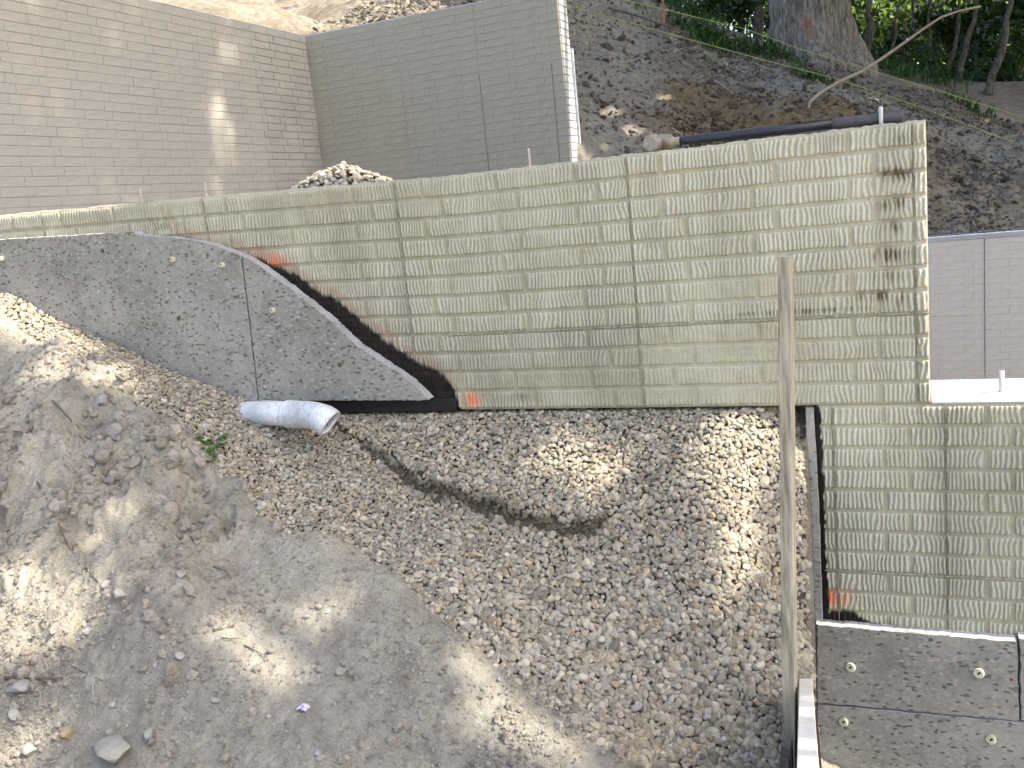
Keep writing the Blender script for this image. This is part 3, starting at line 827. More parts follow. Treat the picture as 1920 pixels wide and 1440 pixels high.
b = MB(); b.box((XE - .02, YC + .285, .55), (.10, .04, 1.95)); b.ob('insulation_edge', m_simple('pale_foam', (.6, .62, .64), .8, .2, .1, 20, 0), wallC)

wallB = empty('side_wall', (XB, 6.5, -.3), label='pinkish brick pattern concrete wall at left running away from the camera', cat='wall')
b = MB(); b.box((XB - .1245, 6.2, .85), (.25, 6.55, 2 * 1.22)); b.ob('wall_core', MBW, wallB)
rb = []
for r in range(31):
    zt = ZC - r * H
    for (a, b_, jl, jr) in panel_row(3.5, YC - .012, r, [], .1):
        dd = a / 5.0; vis = 0 if b_ > 4.9 and r < 25 else 1
        rb.append((a, b_, zt - H, zt, vis * 100 + a))
back_wall(wallB, rb, lambda s, z: ((XB - .002, s, z), math.pi / 2), MBW, 299, .12)
cp = MB(); cp.box((XB - .13, 6.2, ZC + .012), (.24, 6.5, .016), bev=.006); cp.ob('wall_top', MLEDGE, wallB)

YE = 9.9; ZE = -.72
wallE = empty('far_wall', (.9, YE, -2.6), label='pale brick pattern concrete wall in the distance behind the sunlit ledge, dark strip along its top', cat='wall')
b = MB(); b.box((.9, YE + .1245, -1.68), (4.2, .25, 1.9)); b.ob('wall_core', ME, wallE)
re_ = []
jE = [onY(1846, 500, YE)[0] + k * 3 * W for k in (-2, -1, 0, 1, 2)]
for r in range(24):
    zt = ZE - r * H
    for (a, b_, jl, jr) in panel_row(-.4, 2.9, r, jE, onY(1807, 450, YE)[0]): re_.append((a, b_, zt - H, zt, r * .2 + abs(a - .9)))
back_wall(wallE, re_, lambda s, z: ((s, YE + .002, z), 0), ME, 290)
b = MB(); n = 90; xx = np.linspace(-1.15, 2.95, n)
for i in range(n - 1): b.box(((xx[i] + xx[i + 1]) / 2, YE + .13, ZE + .022 + .008 * float(vn(i * .35, 0, 0, 3))), (xx[1] - xx[0] - .0005, .27 + .01 * float(vn(i * .8, 1, 0, 3)), .035 + .012 * float(vn(i * .5, 2, 0, 3))), bev=.004)
b.ob('membrane_strip', m_simple('dark_blue_membrane', (.03, .035, .06), .55, .4, .4, 15, .003), wallE)
b = MB(); b.box((.9, YE - .008, ZE + .006), (4.0, .012, .05), bev=.004); b.ob('top_band', MLEDGE, wallE)
for j in jE[1:4]: seam('panel_seam', [(j, YE - .006, -2.3), (j, YE - .006, ZE)], .005, m_simple('grey_seam', (.22, .19, .165), .9, .2, .3, 40, 0), wallE, 50)
for j in jc[:2]: seam('panel_seam', [(j, YC - .004, .1), (j, YC - .004, ZC - .7)], .0035, m_simple('grey_seam_dark', (.2, .19, .16), .9, .2, .3, 40, 0), wallC, 51)

# ------------------------------------------------------------------ insulation boards
def board_from_outline(name, pts, y_front, thick, rough_edge=True, **k):
    """pts: outline in (x, z) counter clockwise, extruded towards +Y; densified with ragged edge"""
    P = []; E_ = []
    for i in range(len(pts)):
        a = np.array(pts[i]); b = np.array(pts[(i + 1) % len(pts)]); n = max(1, int(np.linalg.norm(b - a) / .012))
        for t in range(n): P.append(a + (b - a) * t / n)
    P = np.array(P); n = len(P)
    jx = .0026 * np.c_[vn(P[:, 0] * 60, P[:, 1] * 60, 0, 4), vn(P[:, 0] * 60, P[:, 1] * 60, 9, 4)]
    P = P + jx
    b = MB(); c = P.mean(0)
    ins = P + (c - P) * (.0025 / np.linalg.norm(c - P, axis=1))[:, None]
    V = [(p[0], y_front, p[1]) for p in ins] + [(p[0], y_front + .003, p[1]) for p in P] + [(p[0], y_front + thick, p[1]) for p in P]
    Fs = [tuple(range(n - 1, -1, -1)), tuple(range(2 * n, 3 * n))]
    for i in range(n):
        j = (i + 1) % n; Fs += [(i, j, n + j, n + i), (n + i, n + j, 2 * n + j, 2 * n + i)]
    b.add(V, Fs); m = b.me(name)
    import bmesh
    bm = bmesh.new(); bm.from_mesh(m); bmesh.ops.recalc_face_normals(bm, faces=bm.faces); bmesh.ops.triangulate(bm, faces=[f for f in bm.faces if len(f.verts) > 4]); bm.to_mesh(m); bm.free()
    e = np.r_[np.zeros(n), np.full(n, .6), np.full(n, 1.)]; e[n:] *= np.clip(.75 + .5 * vn(np.arange(2 * n) * .23, 0, 0, 9), 0, 1); attr(m, 'edge', e, 'FLOAT')
    return ob(name, m, MI, None, **k)


def washer(x, y, yf, parent, r=.013):
    p = onY(x, y, yf); b = MB(); b.tube([(p[0], yf + .002, p[2]), (p[0], yf - .009, p[2]), (p[0] - .001, yf - .012, p[2] + .001)], [r, r * .96, r * .8], 16)
    o = b.ob('fastener', MPLAS, parent, smooth=False)
    h = MB(); h.tube([(p[0] + .001, yf - .0115, p[2] + .002), (p[0] + .001, yf - .0130, p[2] + .002)], [r * .33, r * .33], 8)
    h.ob('screw_head', MBLACK, o)
    return o


yf = D - .052
cur = [(250, 434), (258, 441), (300, 443), (350, 449), (400, 459), (455, 480), (480, 494), (510, 515), (560, 553), (610, 592), (650, 630), (672, 650), (700, 668), (740, 695), (770, 716), (790, 735), (803, 749)]
cur = [onY(x, y, yf)[[0, 2]] for x, y in cur]
jt, jb = onY(452, 479, yf)[[0, 2]], onY(484, 752, yf)[[0, 2]]
k = 5
left = [onY(-420, 478, yf)[[0, 2]]] + [onY(-420, 900, yf)[[0, 2]], jb - np.array([.004, .25])]
outl = [onY(-420, 474, yf)[[0, 2]], onY(-420, 900, yf)[[0, 2]], jb + np.array([-.005, -.25]), jb + np.array([-.005, 0]), jt + np.array([-.005, 0])] + [c for c in cur[:k + 1] if c[0] < jt[0] - .006][::-1]
I1 = board_from_outline('insulation_board', outl, yf, .05, label='large speckled insulation board on the left of the low wall, foot buried in gravel', cat='insulation board')
outr = [jt + np.array([.0045, -.0]), jb + np.array([.0045, .0]), onY(803, 751, yf)[[0, 2]]] + [c for c in cur if c[0] > jt[0] + .006][::-1]
I2 = board_from_outline('insulation_board', outr, yf, .05, label='curved tapering insulation board ending in a point above the white pipe', cat='insulation board')
washer(325, 487, yf, I1); washer(418, 497, yf, I1); washer(4, 485, yf, I1); washer(512, 582, yf, I2)
def dimple(x, y, yf, parent):
    p = onY(x, y, yf); b = MB(); b.tube([(p[0], yf + .001, p[2]), (p[0], yf - .0016, p[2])], [.012, .009], 12)
    return b.ob('sunken_fastener', MOLIVE, parent)
MOLIVE = m_simple('olive_plastic', (.10, .095, .045), .8, .3, .5, 90, .002)
dimple(192, 470, yf, I1); dimple(335, 597, yf, I1); dimple(637, 684, yf, I2)

o_ = [onY(x, y, yf)[[0, 2]] for x, y in [(1531, 1171), (1532, 1318), (1912, 1352), (1907, 1203)]]
I3 = board_from_outline('insulation_board', [o_[0], o_[1], o_[2], o_[3]], yf, .05, label='upper insulation board at lower right with two cream fasteners and a red mark', cat='insulation board')
q = [onY(x, y, yf)[[0, 2]] for x, y in [(1533, 1322), (1534, 1700), (2080, 1760), (2080, 1369)]]
I4 = board_from_outline('insulation_board', [q[0], q[1], q[2], q[3]], yf, .05, label='lower grey insulation board in the bottom right corner below the horizontal crack', cat='insulation board')
q = [onY(x, y, yf)[[0, 2]] for x, y in [(1911.5, 1197), (1915, 1350), (2300, 1384), (2300, 1225)]]
I5 = board_from_outline('insulation_board', [q[0], q[1], q[2], q[3]], yf - .004, .053, label='sliver of another insulation board at the right edge beyond the vertical gap', cat='insulation board')
washer(1595, 1250, yf, I3, .017); washer(1835, 1261, yf, I3, .0175); washer(1582, 1352, yf, I4, .0165); washer(1858, 1385, yf, I4, .0165)
p = onY(1896, 1274, yf); b = MB(); b.tube([(p[0], yf + .001, p[2]), (p[0], yf - .0012, p[2])], [.006, .005], 7); b.ob('red_paint_mark', m_simple('red_paint', (.35, .02, .02), .7, .3, .2, 20, 0), I3)

# insulation strip on the end face of the lower wall, with mastic beside it
top = onY(1512, 768, D); zb_ = -2.6
b = MB(); n = 60; zs = np.linspace(ZB - .008, zb_, n)
_sp = [onY(x, y, D - .014) for x, y in [(1518, 771), (1528.5, 958), (1535, 1146), (1540, 1400)]][::-1]
def side_x(z): return np.interp(z, [q_[2] for q_ in _sp], [q_[0] for q_ in _sp])
V = []; Fs = []
for i, z_ in enumerate(zs):
    x = side_x(z_) + .0014 * float(vn(z_ * 40, 0, 0, 5)); w = .0135
    V += [(x - w, D + .34, z_), (x - w, D - .012, z_), (x - w + .002, D - .014, z_), (x + w - .002, D - .014, z_), (x + w, D - .012, z_), (x + w, D + .34, z_)]
for i in range(n - 1):
    for j in range(5): a = i * 6 + j; Fs.append((a, a + 1, a + 7, a + 6))
    Fs.append((i * 6 + 5, i * 6, i * 6 + 6, i * 6 + 11))
Fs += [tuple(range(5, -1, -1)), tuple((n - 1) * 6 + j for j in range(6))]
b.add(V, Fs); I6 = b.ob('insulation_board', MI, None, label='narrow grey insulation board seen edge on beside the tarred left end of the lower wall', cat='insulation board')
attr(I6.data, 'edge', np.full(len(I6.data.vertices), .12), 'FLOAT')
b = MB(); V = []; Fs = []
zs = np.linspace(ZB - .004, -2.6, 160)
for i, z_ in enumerate(zs):
    xr = DX0 + .004 + .005 * float(vn(z_ * 45, 0, 0, 8)) + .004 * float(vn(z_ * 110, 0, 0, 8)) - .006 * float(sst(-.9, -.78, z_))
    V += [(side_x(z_) + .0125, D + .30, z_), (side_x(z_) + .0125, D - .001, z_), (xr, D - .0095 - .003 * float(vn(z_ * 70, 3, 0, 2)), z_), (xr + .004, D + .002, z_)]
for i in range(159):
    for j in range(3): a = i * 4 + j; Fs.append((a, a + 1, a + 5, a + 4))
b.add(V, Fs); b.ob('mastic_coat', MBLACK, wallD, smooth=False)
# black underside ledge strip below curved board
p0, p1 = onY(560, 754, D - .004), onY(862, 771, D - .004)
b = MB(); b.box(((p0[0] + p1[0]) / 2 - .2, D - .006, ZB + .022), (p1[0] - p0[0] + .38, .012, .052), bev=.003); b.ob('mastic_band', MBLACK, wallA)

# ------------------------------------------------------------------ rods, sledgehammer
def rod(px_, y_top, y_bot, Y, r, mat, **k):
    a = onY(px_[0], y_top, Y); b_ = onY(px_[1], y_bot, Y); d = (b_ - a); L = np.linalg.norm(d)
    b = MB(); pts = [a + d * t for t in np.linspace(0, 1 + .06 / L, 12)]
    rr = [r * .8] + [r] * 11
    b.tube(pts, rr, 10); return b.ob('anchor_rod', mat, None, smooth=True, **k)


g_ = 'steel anchor rods standing in the wall tops'
rod((262, 267), 352, 384, D + .12, .0045, MRODR, label='leftmost thin pale anchor rod standing in the top of the low wall', cat='rod', group=g_)
rod((384, 388), 341, 373, D + .12, .0045, MRODR, label='short brownish anchor rod in the wall top left of the pebble heap', cat='rod', group=g_)
rod((991, 994), 278, 313, D + .12, .0045, MRODR, label='thin tan anchor rod in the wall top below the tall grey back wall', cat='rod', group=g_)
rod((1651, 1652), 199, 240, D + .06, .007, MROD, label='thick galvanised anchor rod standing in front of the sledgehammer handle', cat='rod', group=g_)
p = onZ(1878, 739, ZB); b = MB(); b.tube([(p[0], p[1], ZB - .03), (p[0], p[1], ZB + .078)], .0085, 12)
b.ob('anchor_rod', MROD, None, smooth=True, label='galvanised anchor rod standing on the sunlit ledge at right', cat='rod', group=g_)

ham = empty('sledgehammer', tuple(onY(1220, 285, D + .07)), label='sledgehammer with dark handle lying along the top of the low wall, steel head at left', cat='hammer')
yh = D + .085
ha = onY(1222, 268, yh - .04); ha[1] = yh - .04
hd = np.array([.34, -.94, .0]); hd /= np.linalg.norm(hd)
R_ = .029
c0 = np.array([ha[0], yh - .055, ZT + R_ + .008]); c0 = onY(1218, 269, yh - .055)
b = MB(); L = .145; e = np.array([.25, .96, .02]); e /= np.linalg.norm(e)
b.tube([c0, c0 + e * .004, c0 + e * .03, c0 + e * .05, c0 + e * .09, c0 + e * .11, c0 + e * (L - .004), c0 + e * L], [R_ * .86, R_, R_ * .98, R_ * .8, R_ * .8, R_ * .98, R_, R_ * .86], 20)
b.ob('hammer_head', m_simple('rusty_steel_head', (.30, .265, .225), .6, .5, .35, 35, .002, .35), ham)
hc = c0 + e * .055; h1 = onY(1275, 264, hc[1]); h2 = onY(1430, 247, hc[1]); h3 = onY(1560, 232, hc[1]); h4 = onY(1693, 218, hc[1])
b = MB(); b.tube([hc, hc + (h1 - hc) * .5, h1], [.014, .015, .0145], 14); b.ob('wooden_neck', m_simple('worn_hickory', (.33, .27, .18), .7, .3, .35, 30, .001), ham, smooth=True)
b = MB(); b.tube([h1, h1 + (h2 - h1) * .1, h2, h3], [.0145, .0155, .0165, .017], 14); b.ob('handle_sleeve', m_simple('black_sleeve', (.018, .02, .028), .38, .5, .3, 40, .0005), ham, smooth=True)
b = MB(); b.tube([h3, h3 + (h4 - h3) * .03, h4 - (h4 - h3) * .03, h4], [.0165, .018, .0185, .015], 14); b.ob('rubber_grip', m_simple('grey_rubber', (.075, .07, .072), .6, .4, .2, 60, .001), ham, smooth=True)

# ------------------------------------------------------------------ pipe
def tube_open(b, P, ro, ri, n=28):
    P = [np.array(p) for p in P]; o = MB(); o.tube(P, ro, n, cap=False); i_ = MB(); i_.tube(P, ri, n, cap=False)
    b.add(o.v, o.f); b.add(i_.v, [f[::-1] for f in i_.f])
    no = len(o.v); base = len(b.v) - no - len(i_.v); k0 = (len(P) - 1) * n
    b.f += [(base + k0 + k, base + k0 + (k + 1) % n, base + no + k0 + (k + 1) % n, base + no + k0 + k) for k in range(n)]
    return b


pipe = empty('drain_pipe', tuple(onY(560, 775, 3.05)), label='white plastic drain pipe with a bent outlet poking out of the gravel', cat='pipe')
a0 = onY(458, 776, 3.15); a1 = onY(500, 774, 3.075); a2 = onY(553, 777, 3.05)
RP = .051
b = MB(); tube_open(b, [a0, a1, a2], RP, RP - .004); b.ob('pipe_body', MPVC, pipe, smooth=True, recalc=False)
dirv = (a2 - a1) / np.linalg.norm(a2 - a1); end = onY(620, 794, 2.97); dout = .74 * M[0] - .66 * M[1] + .08 * M[2]; dout /= np.linalg.norm(dout)
pts = []; c1 = a2 + dirv * .05; c2 = end - dout * .06
for t in np.linspace(0, 1, 12): pts.append((1 - t) ** 3 * (a2 - dirv * .03) + 3 * (1 - t) ** 2 * t * c1 + 3 * (1 - t) * t * t * c2 + t ** 3 * end)
b = MB(); tube_open(b, pts, [RP + .005] * 3 + [RP + .004] * 6 + [RP + .006] * 3, RP - .001); b.ob('pipe_elbow', MPVC, pipe, smooth=True, recalc=False)
def band(p, d, r, w, parent):
    b = MB(); b.tube([p - d * w, p - d * w * .6, p + d * w * .6, p + d * w], [r - .002, r, r, r - .002], 28, cap=False); return b.ob('collar', MPVC, parent, smooth=True)
band(a2 - dirv * .03, dirv, RP + .0065, .006, pipe)

# ------------------------------------------------------------------ post, brace, block, stake
yp = 2.42
tl, tr = onY(1457.5, 482, yp), onY(1482, 482, yp); bl, br = onY(1467, 1400, yp), onY(1491.5, 1400, yp)
b = MB(); n = 40; V = []; Fs = []
for i in range(n):
    t = i / (n - 1) * 1.12; l = tl + (bl - tl) * t; r_ = tr + (br - tr) * t; j = .0008 * float(vn(i * .6, 0, 0, 2)); j2 = .0008 * float(vn(i * .6, 9, 0, 2))
    V += [(l[0] + j, yp + .085, l[2]), (l[0] + j, yp + .002, l[2]), (l[0] + .002, yp, l[2]), (r_[0] - .002, yp, r_[2]), (r_[0] + j2, yp + .002, r_[2]), (r_[0] + j2, yp + .085, r_[2])]
for i in range(n - 1):
    for j in range(6): k2 = (j + 1) % 6; Fs.append((i * 6 + j, i * 6 + k2, (i + 1) * 6 + k2, (i + 1) * 6 + j))
Fs += [tuple(range(6)), tuple((n - 1) * 6 + j for j in range(5, -1, -1))]
b.add(V, Fs); b.ob('wooden_post', MWOOD, None, label='tall weathered wooden post standing upright in the gravel in front of the walls', cat='post')

s0, s1 = dep(1510.5, 1259, 2.95), dep(1515, 1440, 1.62); dv = s1 - s0; s2 = s0 + dv * 1.25
def beam(b, p, q, w, h, up=(0, 0, 1)):
    p = np.array(p); q = np.array(q); d = q - p; L = np.linalg.norm(d); d = d / L; s_ = np.cross(d, up); s_ /= np.linalg.norm(s_); u = np.cross(s_, d)
    b.box((p + q) / 2, (w, L, h), np.stack([s_, d, u], 1), .0015); return b
dn = dv / np.linalg.norm(dv)
b = MB(); beam(b, s0 + dn * .10 - np.array([0, 0, .045]), s2 - np.array([0, 0, .045]), .037, .089)
b.ob('brace_board', MWOODW, None, label='white sunlit board running up towards the camera beside the foot of the post', cat='board')
b = MB(); beam(b, s0 - np.array([0, 0, .045]), s0 + dn * .095 - np.array([0, 0, .045]), .033, .085)
b.ob('board_offcut', MWOODW, None, label='short grey wood offcut butting the far end of the white sunlit board', cat='board')
# brown retaining plank beneath it
b = MB(); o3 = np.array([.014, 0, -.31]); beam(b, s0 - dn * .22 + o3, s2 + o3, .026, .40); b.ob('retaining_plank', MBROWN, None, label='dark brown plank on edge holding back the gravel beneath the white board', cat='plank')
p = onY(1469, 1408, 2.3); b = MB(); b.box((p[0] + .004, 2.34, p[2] - .14), (.028, .04, .28), bev=.003); b.box((p[0] - .001, 2.315, p[2] - .16), (.026, .012, .26), bev=.002)
b.ob('wood_block', MWOODG, None, label='dark grey block of wood standing at the foot of the tall post', cat='wood block')
p = dep(1531, 1419, 2.2); st_ = empty('marker_stake', tuple(p - np.array([0, 0, .3])), label='white capped round stake at the bottom edge beside the insulation boards', cat='stake')
b = MB(); b.tube([p, p - np.array([0, 0, .004]), p - np.array([0, 0, .013])], [.0075, .0088, .0088], 14); b.ob('cap', m_simple('white_cap', (.75, .74, .70), .6, .3, .05, 9, 0), st_)
b = MB(); b.tube([p - np.array([0, 0, .0128]), p - np.array([0, 0, .4])], [.0085, .0085], 14); b.ob('stake_shaft', m_simple('rusty_pale_paint', (.60, .42, .26), .8, .3, .45, 90, .001), st_)

# ------------------------------------------------------------------ gravel pile behind the low wall
pc = onY(636, 322, 4.1)
xs = np.linspace(-1.3, 1.0, 40); ys = np.linspace(-.6, .6, 24); XX, YY = np.meshgrid(xs, ys, indexing='ij')
def pile_z(dx, dy): return pc[2] + .055 - .50 * np.sqrt(dx ** 2 + (dy * 1.1) ** 2 + .010) + .02 * vn(dx * 6, dy * 6, 0, 4)
Pm = MB()
base = mesh('gravel_pile', np.stack([XX + pc[0], YY + 4.1, pile_z(XX, YY) - .015], -1).reshape(-1, 3), gridfaces(40, 24), True)
pile = ob('gravel_pile', base, MGBASE, None, label='heap of pale pebbles rising behind the low wall in front of the back corner', cat='gravel pile')
nP = 5200; dx = rng.uniform(-.9, .9, nP); dy = rng.uniform(-.55, .55, nP); k_ = dy < .5; dx, dy = dx[k_], dy[k_]
s = .0105 * np.exp(rng.normal(0, .28, len(dx)))
scatter('pebbles', np.c_[dx + pc[0], dy + 4.1, pile_z(dx, dy) + rng.uniform(-.4, .5, len(dx)) * s], np.c_[s * 1.25, s * .9, s * .6], pebble_cols(len(dx)) * 1.15, GPEB, .4, parent=pile, kind='stuff')

# ------------------------------------------------------------------ bank and woods ground
bk = [dep(1745, 432, 9.75), dep(1920, 425, 9.75), dep(1745, 330, 10.7), dep(1745, 240, 11.8), dep(1760, 180, 12.8), dep(1920, 330, 10.8), dep(1920, 260, 12.0), dep(1910, 218, 13.2),
      dep(1100, 292, 9.7), dep(1100, 220, 10.3), dep(1100, 140, 11.2), dep(1100, 60, 12.3), dep(1110, 5, 13.3), dep(1240, 15, 13.6), dep(1300, 60, 13.3), dep(1300, 120, 12.3), dep(1290, 150, 11.6),
      dep(1270, 200, 10.9), dep(1290, 280, 10.2), dep(1200, 170, 11.2), dep(1180, 270, 10.0), dep(1400, 90, 13.3), dep(1400, 160, 11.9), dep(1400, 190, 11.3), dep(1400, 260, 10.4), dep(1500, 210, 11.0), dep(1500, 180, 11.6), dep(1500, 250, 10.4), dep(1500, 120, 13.2),
      dep(1600, 140, 13.2), dep(1620, 190, 11.9), dep(1640, 230, 10.9), dep(1700, 165, 13.1), dep(1850, 240, 12.4),
      dep(583, 60, 11.0), dep(700, 40, 11.2), dep(640, 10, 12.2), dep(800, 12, 12.4), dep(900, 14, 12.6), dep(1000, -20, 13.3), dep(450, 10, 11.2), dep(520, 20, 11.0)]
bk = [tuple(p) for p in bk]
bk += [(-6.4, 7.5, 1.98), (-6.4, 9.3, 1.96), (-6.4, 5, 1.9), (-8, 6, 2.6), (-9, 10, 3.0), (-7, 10.5, 2.3), (-12, 8, 4), (-12, 14, 5.0), (-6, 15, 3.3), (-9, 4, 2.7), (-3.5, 9.75, 1.5), (-5, 9.75, 1.95)]
bk += [(-1, 17, 1.9), (2, 17, 1.1), (5, 15, .6), (5, 11, -.6), (-5, 19, 2.9), (8, 20, .2), (8, 12, -1)]
B0 = tps(bk, 2e-3)


def Bz(X, Y):
    X = np.asarray(X, float); Y = np.asarray(Y, float)
    Yc = np.minimum(Y, 17.0); z = B0(np.clip(X, -13, 8), Yc) - .06 * (Y - Yc)
    rough = sst(9.2, 10.2, Y) * sst(15.5, 12.5, Y) + .25
    z = z + rough * (.09 * fbm(X * 1.6, Y * 1.6, 0, 81, 4, .55) + .035 * (1 - 2 * np.abs(fbm(X * 3.6, Y * 3.6, 0, 83, 4, .6))) + .022 * fbm(X * 13, Y * 13, 0, 85, 3, .6))
    fl = -.6 - 2.0 * sst(-1.6, -.2, X)
    t = np.where(X < -6.15, 1., np.where(X < -2.95, sst(9.45, 9.55, Y), np.where(X < -.6, sst(9.0, 9.7, Y), sst(10.0, 10.12, Y))))
    z = fl * (1 - t) + z * t
    return np.where((X > -.7) & (Y < 10.6) & (Y > 10.), np.minimum(z, -.78 + .9 * np.clip(Y - 10.1, 0, 1)), z)


xs = np.concatenate([np.arange(-60, -14, 4), np.arange(-14, -7, .25), np.arange(-7, -3.4, .06), np.arange(-3.4, 2.4, .03), np.arange(2.4, 9, .3), np.arange(9, 70, 5)])
ys = np.concatenate([np.arange(3.56, 9.2, .12), np.arange(9.2, 14.6, .03), np.arange(14.6, 24, .3), np.arange(24, 110, 5)])
XX, YY = np.meshgrid(xs, ys, indexing='ij'); bz = Bz(XX, YY)
def brownm(X, Y, Z):
    w = 0
    for (x, y, t, r) in [(1330, 190, 11, .75), (1450, 215, 10.9, .7), (1260, 250, 10.4, .6), (1400, 250, 10.3, .7), (1560, 215, 11, .5), (1200, 230, 10.5, .4), (1480, 185, 11.4, .5)]:
        p = dep(x, y, t); w = np.maximum(w, sst(r, r * .45, np.hypot((X - p[0]), (Y - p[1]))))
    p = dep(1690, 300, 10.8); w = np.maximum(w, .4 * sst(.8, .2, np.hypot(X - p[0], Y - p[1])))
    return np.clip(w + .35 * fbm(X * 2.5, Y * 2.5, 0, 87, 3) * (w > .02), 0, 1)
mk = np.zeros((XX.size, 4), np.float32); mk[:, 3] = 1; mk[:, 0] = brownm(XX, YY, bz).ravel(); mk[:, 1] = (.85 * sst(-.15, .3, fbm(XX * .9, YY * .9, 0, 89, 4))).ravel()
pale = sst(-2.6, -4.2, XX) * (YY < 14); mk[:, 1] *= (1 - pale.ravel())
me = mesh('hillside', np.stack([XX, YY, bz], -1).reshape(-1, 3), gridfaces(len(xs), len(ys)), True); attr(me, 'mk', mk); attr(me, 'pale', pale.ravel(), 'FLOAT')
ob('hillside', me, MBANK, kind='structure')
t_ = MBANK.node_tree; bs = t_.nodes['Principled BSDF']; lnk = bs.inputs['Base Color'].links[0].from_socket
mx = t_.nodes.new('ShaderNodeMix'); mx.data_type = 'RGBA'; pa = t_.nodes.new('ShaderNodeAttribute'); pa.attribute_name = 'pale'
t_.links.new(pa.outputs['Fac'], mx.inputs[0]); t_.links.new(lnk, mx.inputs[6]); mul = t_.nodes.new('ShaderNodeMix'); mul.data_type = 'RGBA'; mul.blend_type = 'MULTIPLY'; mul.inputs[0].default_value = 1.
t_.links.new(lnk, mul.inputs[6]); mul.inputs[7].default_value = (1.15, 1.15, 1.13, 1); t_.links.new(mul.outputs[2], mx.inputs[7]); t_.links.new(mx.outputs[2], bs.inputs['Base Color'])
# wide ground to the horizon, low in front of the walls
g = mesh('ground', [(-600, -600, -3.3), (600, -600, -3.3), (600, 900, -3.3), (-600, 900, -3.3)], [(0, 1, 2, 3)]); ob('ground', g, MGROUND, kind='structure')
xs = np.linspace(-.3, 8, 60); ys = np.linspace(-4, D, 60); XX, YY = np.meshgrid(xs, ys, indexing='ij')
ob('trench_floor', mesh('trench_floor', np.stack([XX, YY, -2.35 + .03 * fbm(XX * 2, YY * 2, 0, 5, 3) + .0 * XX], -1).reshape(-1, 3), gridfaces(60, 60), True), MGROUND, kind='structure')

n = 34000; X = rng.uniform(-6.3, 2.2, n); Y = rng.uniform(9.75, 14.8, n); z = Bz(X, Y); k_ = (rng.uniform(0, 1, n) < .25 + .75 * sst(-.2, .3, fbm(X * 1.2, Y * 1.2, 0, 95, 3)))
k_ &= ~((X < -2.8) & (Y < 9.9)); k_ &= ~((X > -.7) & (Y < 10.25)); X, Y, z = X[k_], Y[k_], z[k_]
s = .011 * np.exp(rng.normal(0, .55, len(X))); s = np.minimum(s, .06); br = brownm(X, Y, z)[:, None]
c = (np.array([(.215, .19, .15)]) * rng.uniform(.35, 1.5, (len(X), 1))) * (1 - br) + br * np.array([(.13, .09, .05)]) * rng.uniform(.5, 1.4, (len(X), 1))
c = c * (1 + .5 * sst(-3, -4.5, X)[:, None])
scatter('bank_rubble', np.c_[X, Y, z + s * .2], np.c_[s * 1.5, s, s * .6], c, GCLOD, .8, label='dark stone chips and clods scattered over the cut hillside bank', kind='stuff')
# grey backfill stone behind the side wall
n = 6000; X = rng.uniform(-6.9, -6.22, n); Y = rng.uniform(5.2, 8.9, n); s = .012 * np.exp(rng.normal(0, .35, n))
scatter('backfill_stone', np.c_[X, Y, Bz(X, Y) + .02], np.c_[s * 1.3, s, s * .7], np.array([(.36, .35, .34)]) * rng.uniform(.5, 1.4, (n, 1)), GCLOD, .8, label='grey crushed stone backfill along the top of the side wall', kind='stuff')

# ------------------------------------------------------------------ leaves helper
def leaves_mesh(name, P, size, mat, flat=.0):
    n = len(P); d = rng.normal(0, 1, (n, 3)); d[:, 2] *= (1 - flat); d /= np.linalg.norm(d, axis=1)[:, None]
    nrm = rng.normal(0, 1, (n, 3)); nrm[:, 2] = np.abs(nrm[:, 2]) + .6; s_ = np.cross(d, nrm); s_ /= np.linalg.norm(s_, axis=1)[:, None]
    nn = np.cross(s_, d); L = (size * rng.uniform(.6, 1.3, n))[:, None]; w = L * .30
    c = np.asarray(P)
    V = np.stack([c - d * L * .5, c - d * L * .08 + s_ * w - nn * L * .06, c + d * L * .5 - nn * L * .1, c - d * L * .08 - s_ * w - nn * L * .06], 1).reshape(-1, 3)
    Fq = np.arange(4 * n).reshape(-1, 4)
    return mesh(name, V, Fq, False)


def blob_pts(c, r, n, clumps=14):
    c = np.array(c); r = np.array(r); cc = rng.normal(0, .45, (clumps, 3)); cs = rng.uniform(.22, .5, clumps)
    i = rng.integers(0, clumps, n); p = cc[i] + rng.normal(0, 1, (n, 3)) * cs[i][:, None] * .55
    return c + p * r


def gz_at(x, y): return float(Bz(np.array([x]), np.array([y]))[0])


# ---- big oak
ob_ = dep(1525, 115, 14.0); ox, oy = ob_[0], ob_[1]; oz = gz_at(ox, oy)
oak = empty('oak_tree', (ox, oy, oz), label='very thick grey barked tree with an orange bare patch above the bank', cat='tree')
nz, na = 120, 160; zs = np.linspace(-.5, 3.4, nz); an = np.linspace(0, 2 * np.pi, na, endpoint=False)
ZZ, AA = np.meshgrid(zs, an, indexing='ij')
R0 = .52 + .34 * np.exp(-np.clip(ZZ + .25, 0, 9) / .42) + .05 * np.cos(AA * 5 + 1) * np.exp(-np.clip(ZZ, 0, 9) / .5)
bark = np.abs(vn(AA * 11 / 1.0 + .6 * vn(AA * 3, ZZ * 3, 0, 4), ZZ * 2.6, 0, 6)); R0 = R0 + .05 * (bark - .4) + .02 * fbm(AA * 20, ZZ * 12, 0, 7, 3)
cx_ = ox - .04 * ZZ; V = np.stack([cx_ + R0 * np.cos(AA), oy + R0 * np.sin(AA), oz + ZZ], -1).reshape(-1, 3)
i, j = np.meshgrid(np.arange(nz - 1), np.arange(na), indexing='ij'); Fq = np.stack([i * na + j, i * na + (j + 1) % na, (i + 1) * na + (j + 1) % na, (i + 1) * na + j], -1).reshape(-1, 4)
me = mesh('trunk', V, Fq, True)
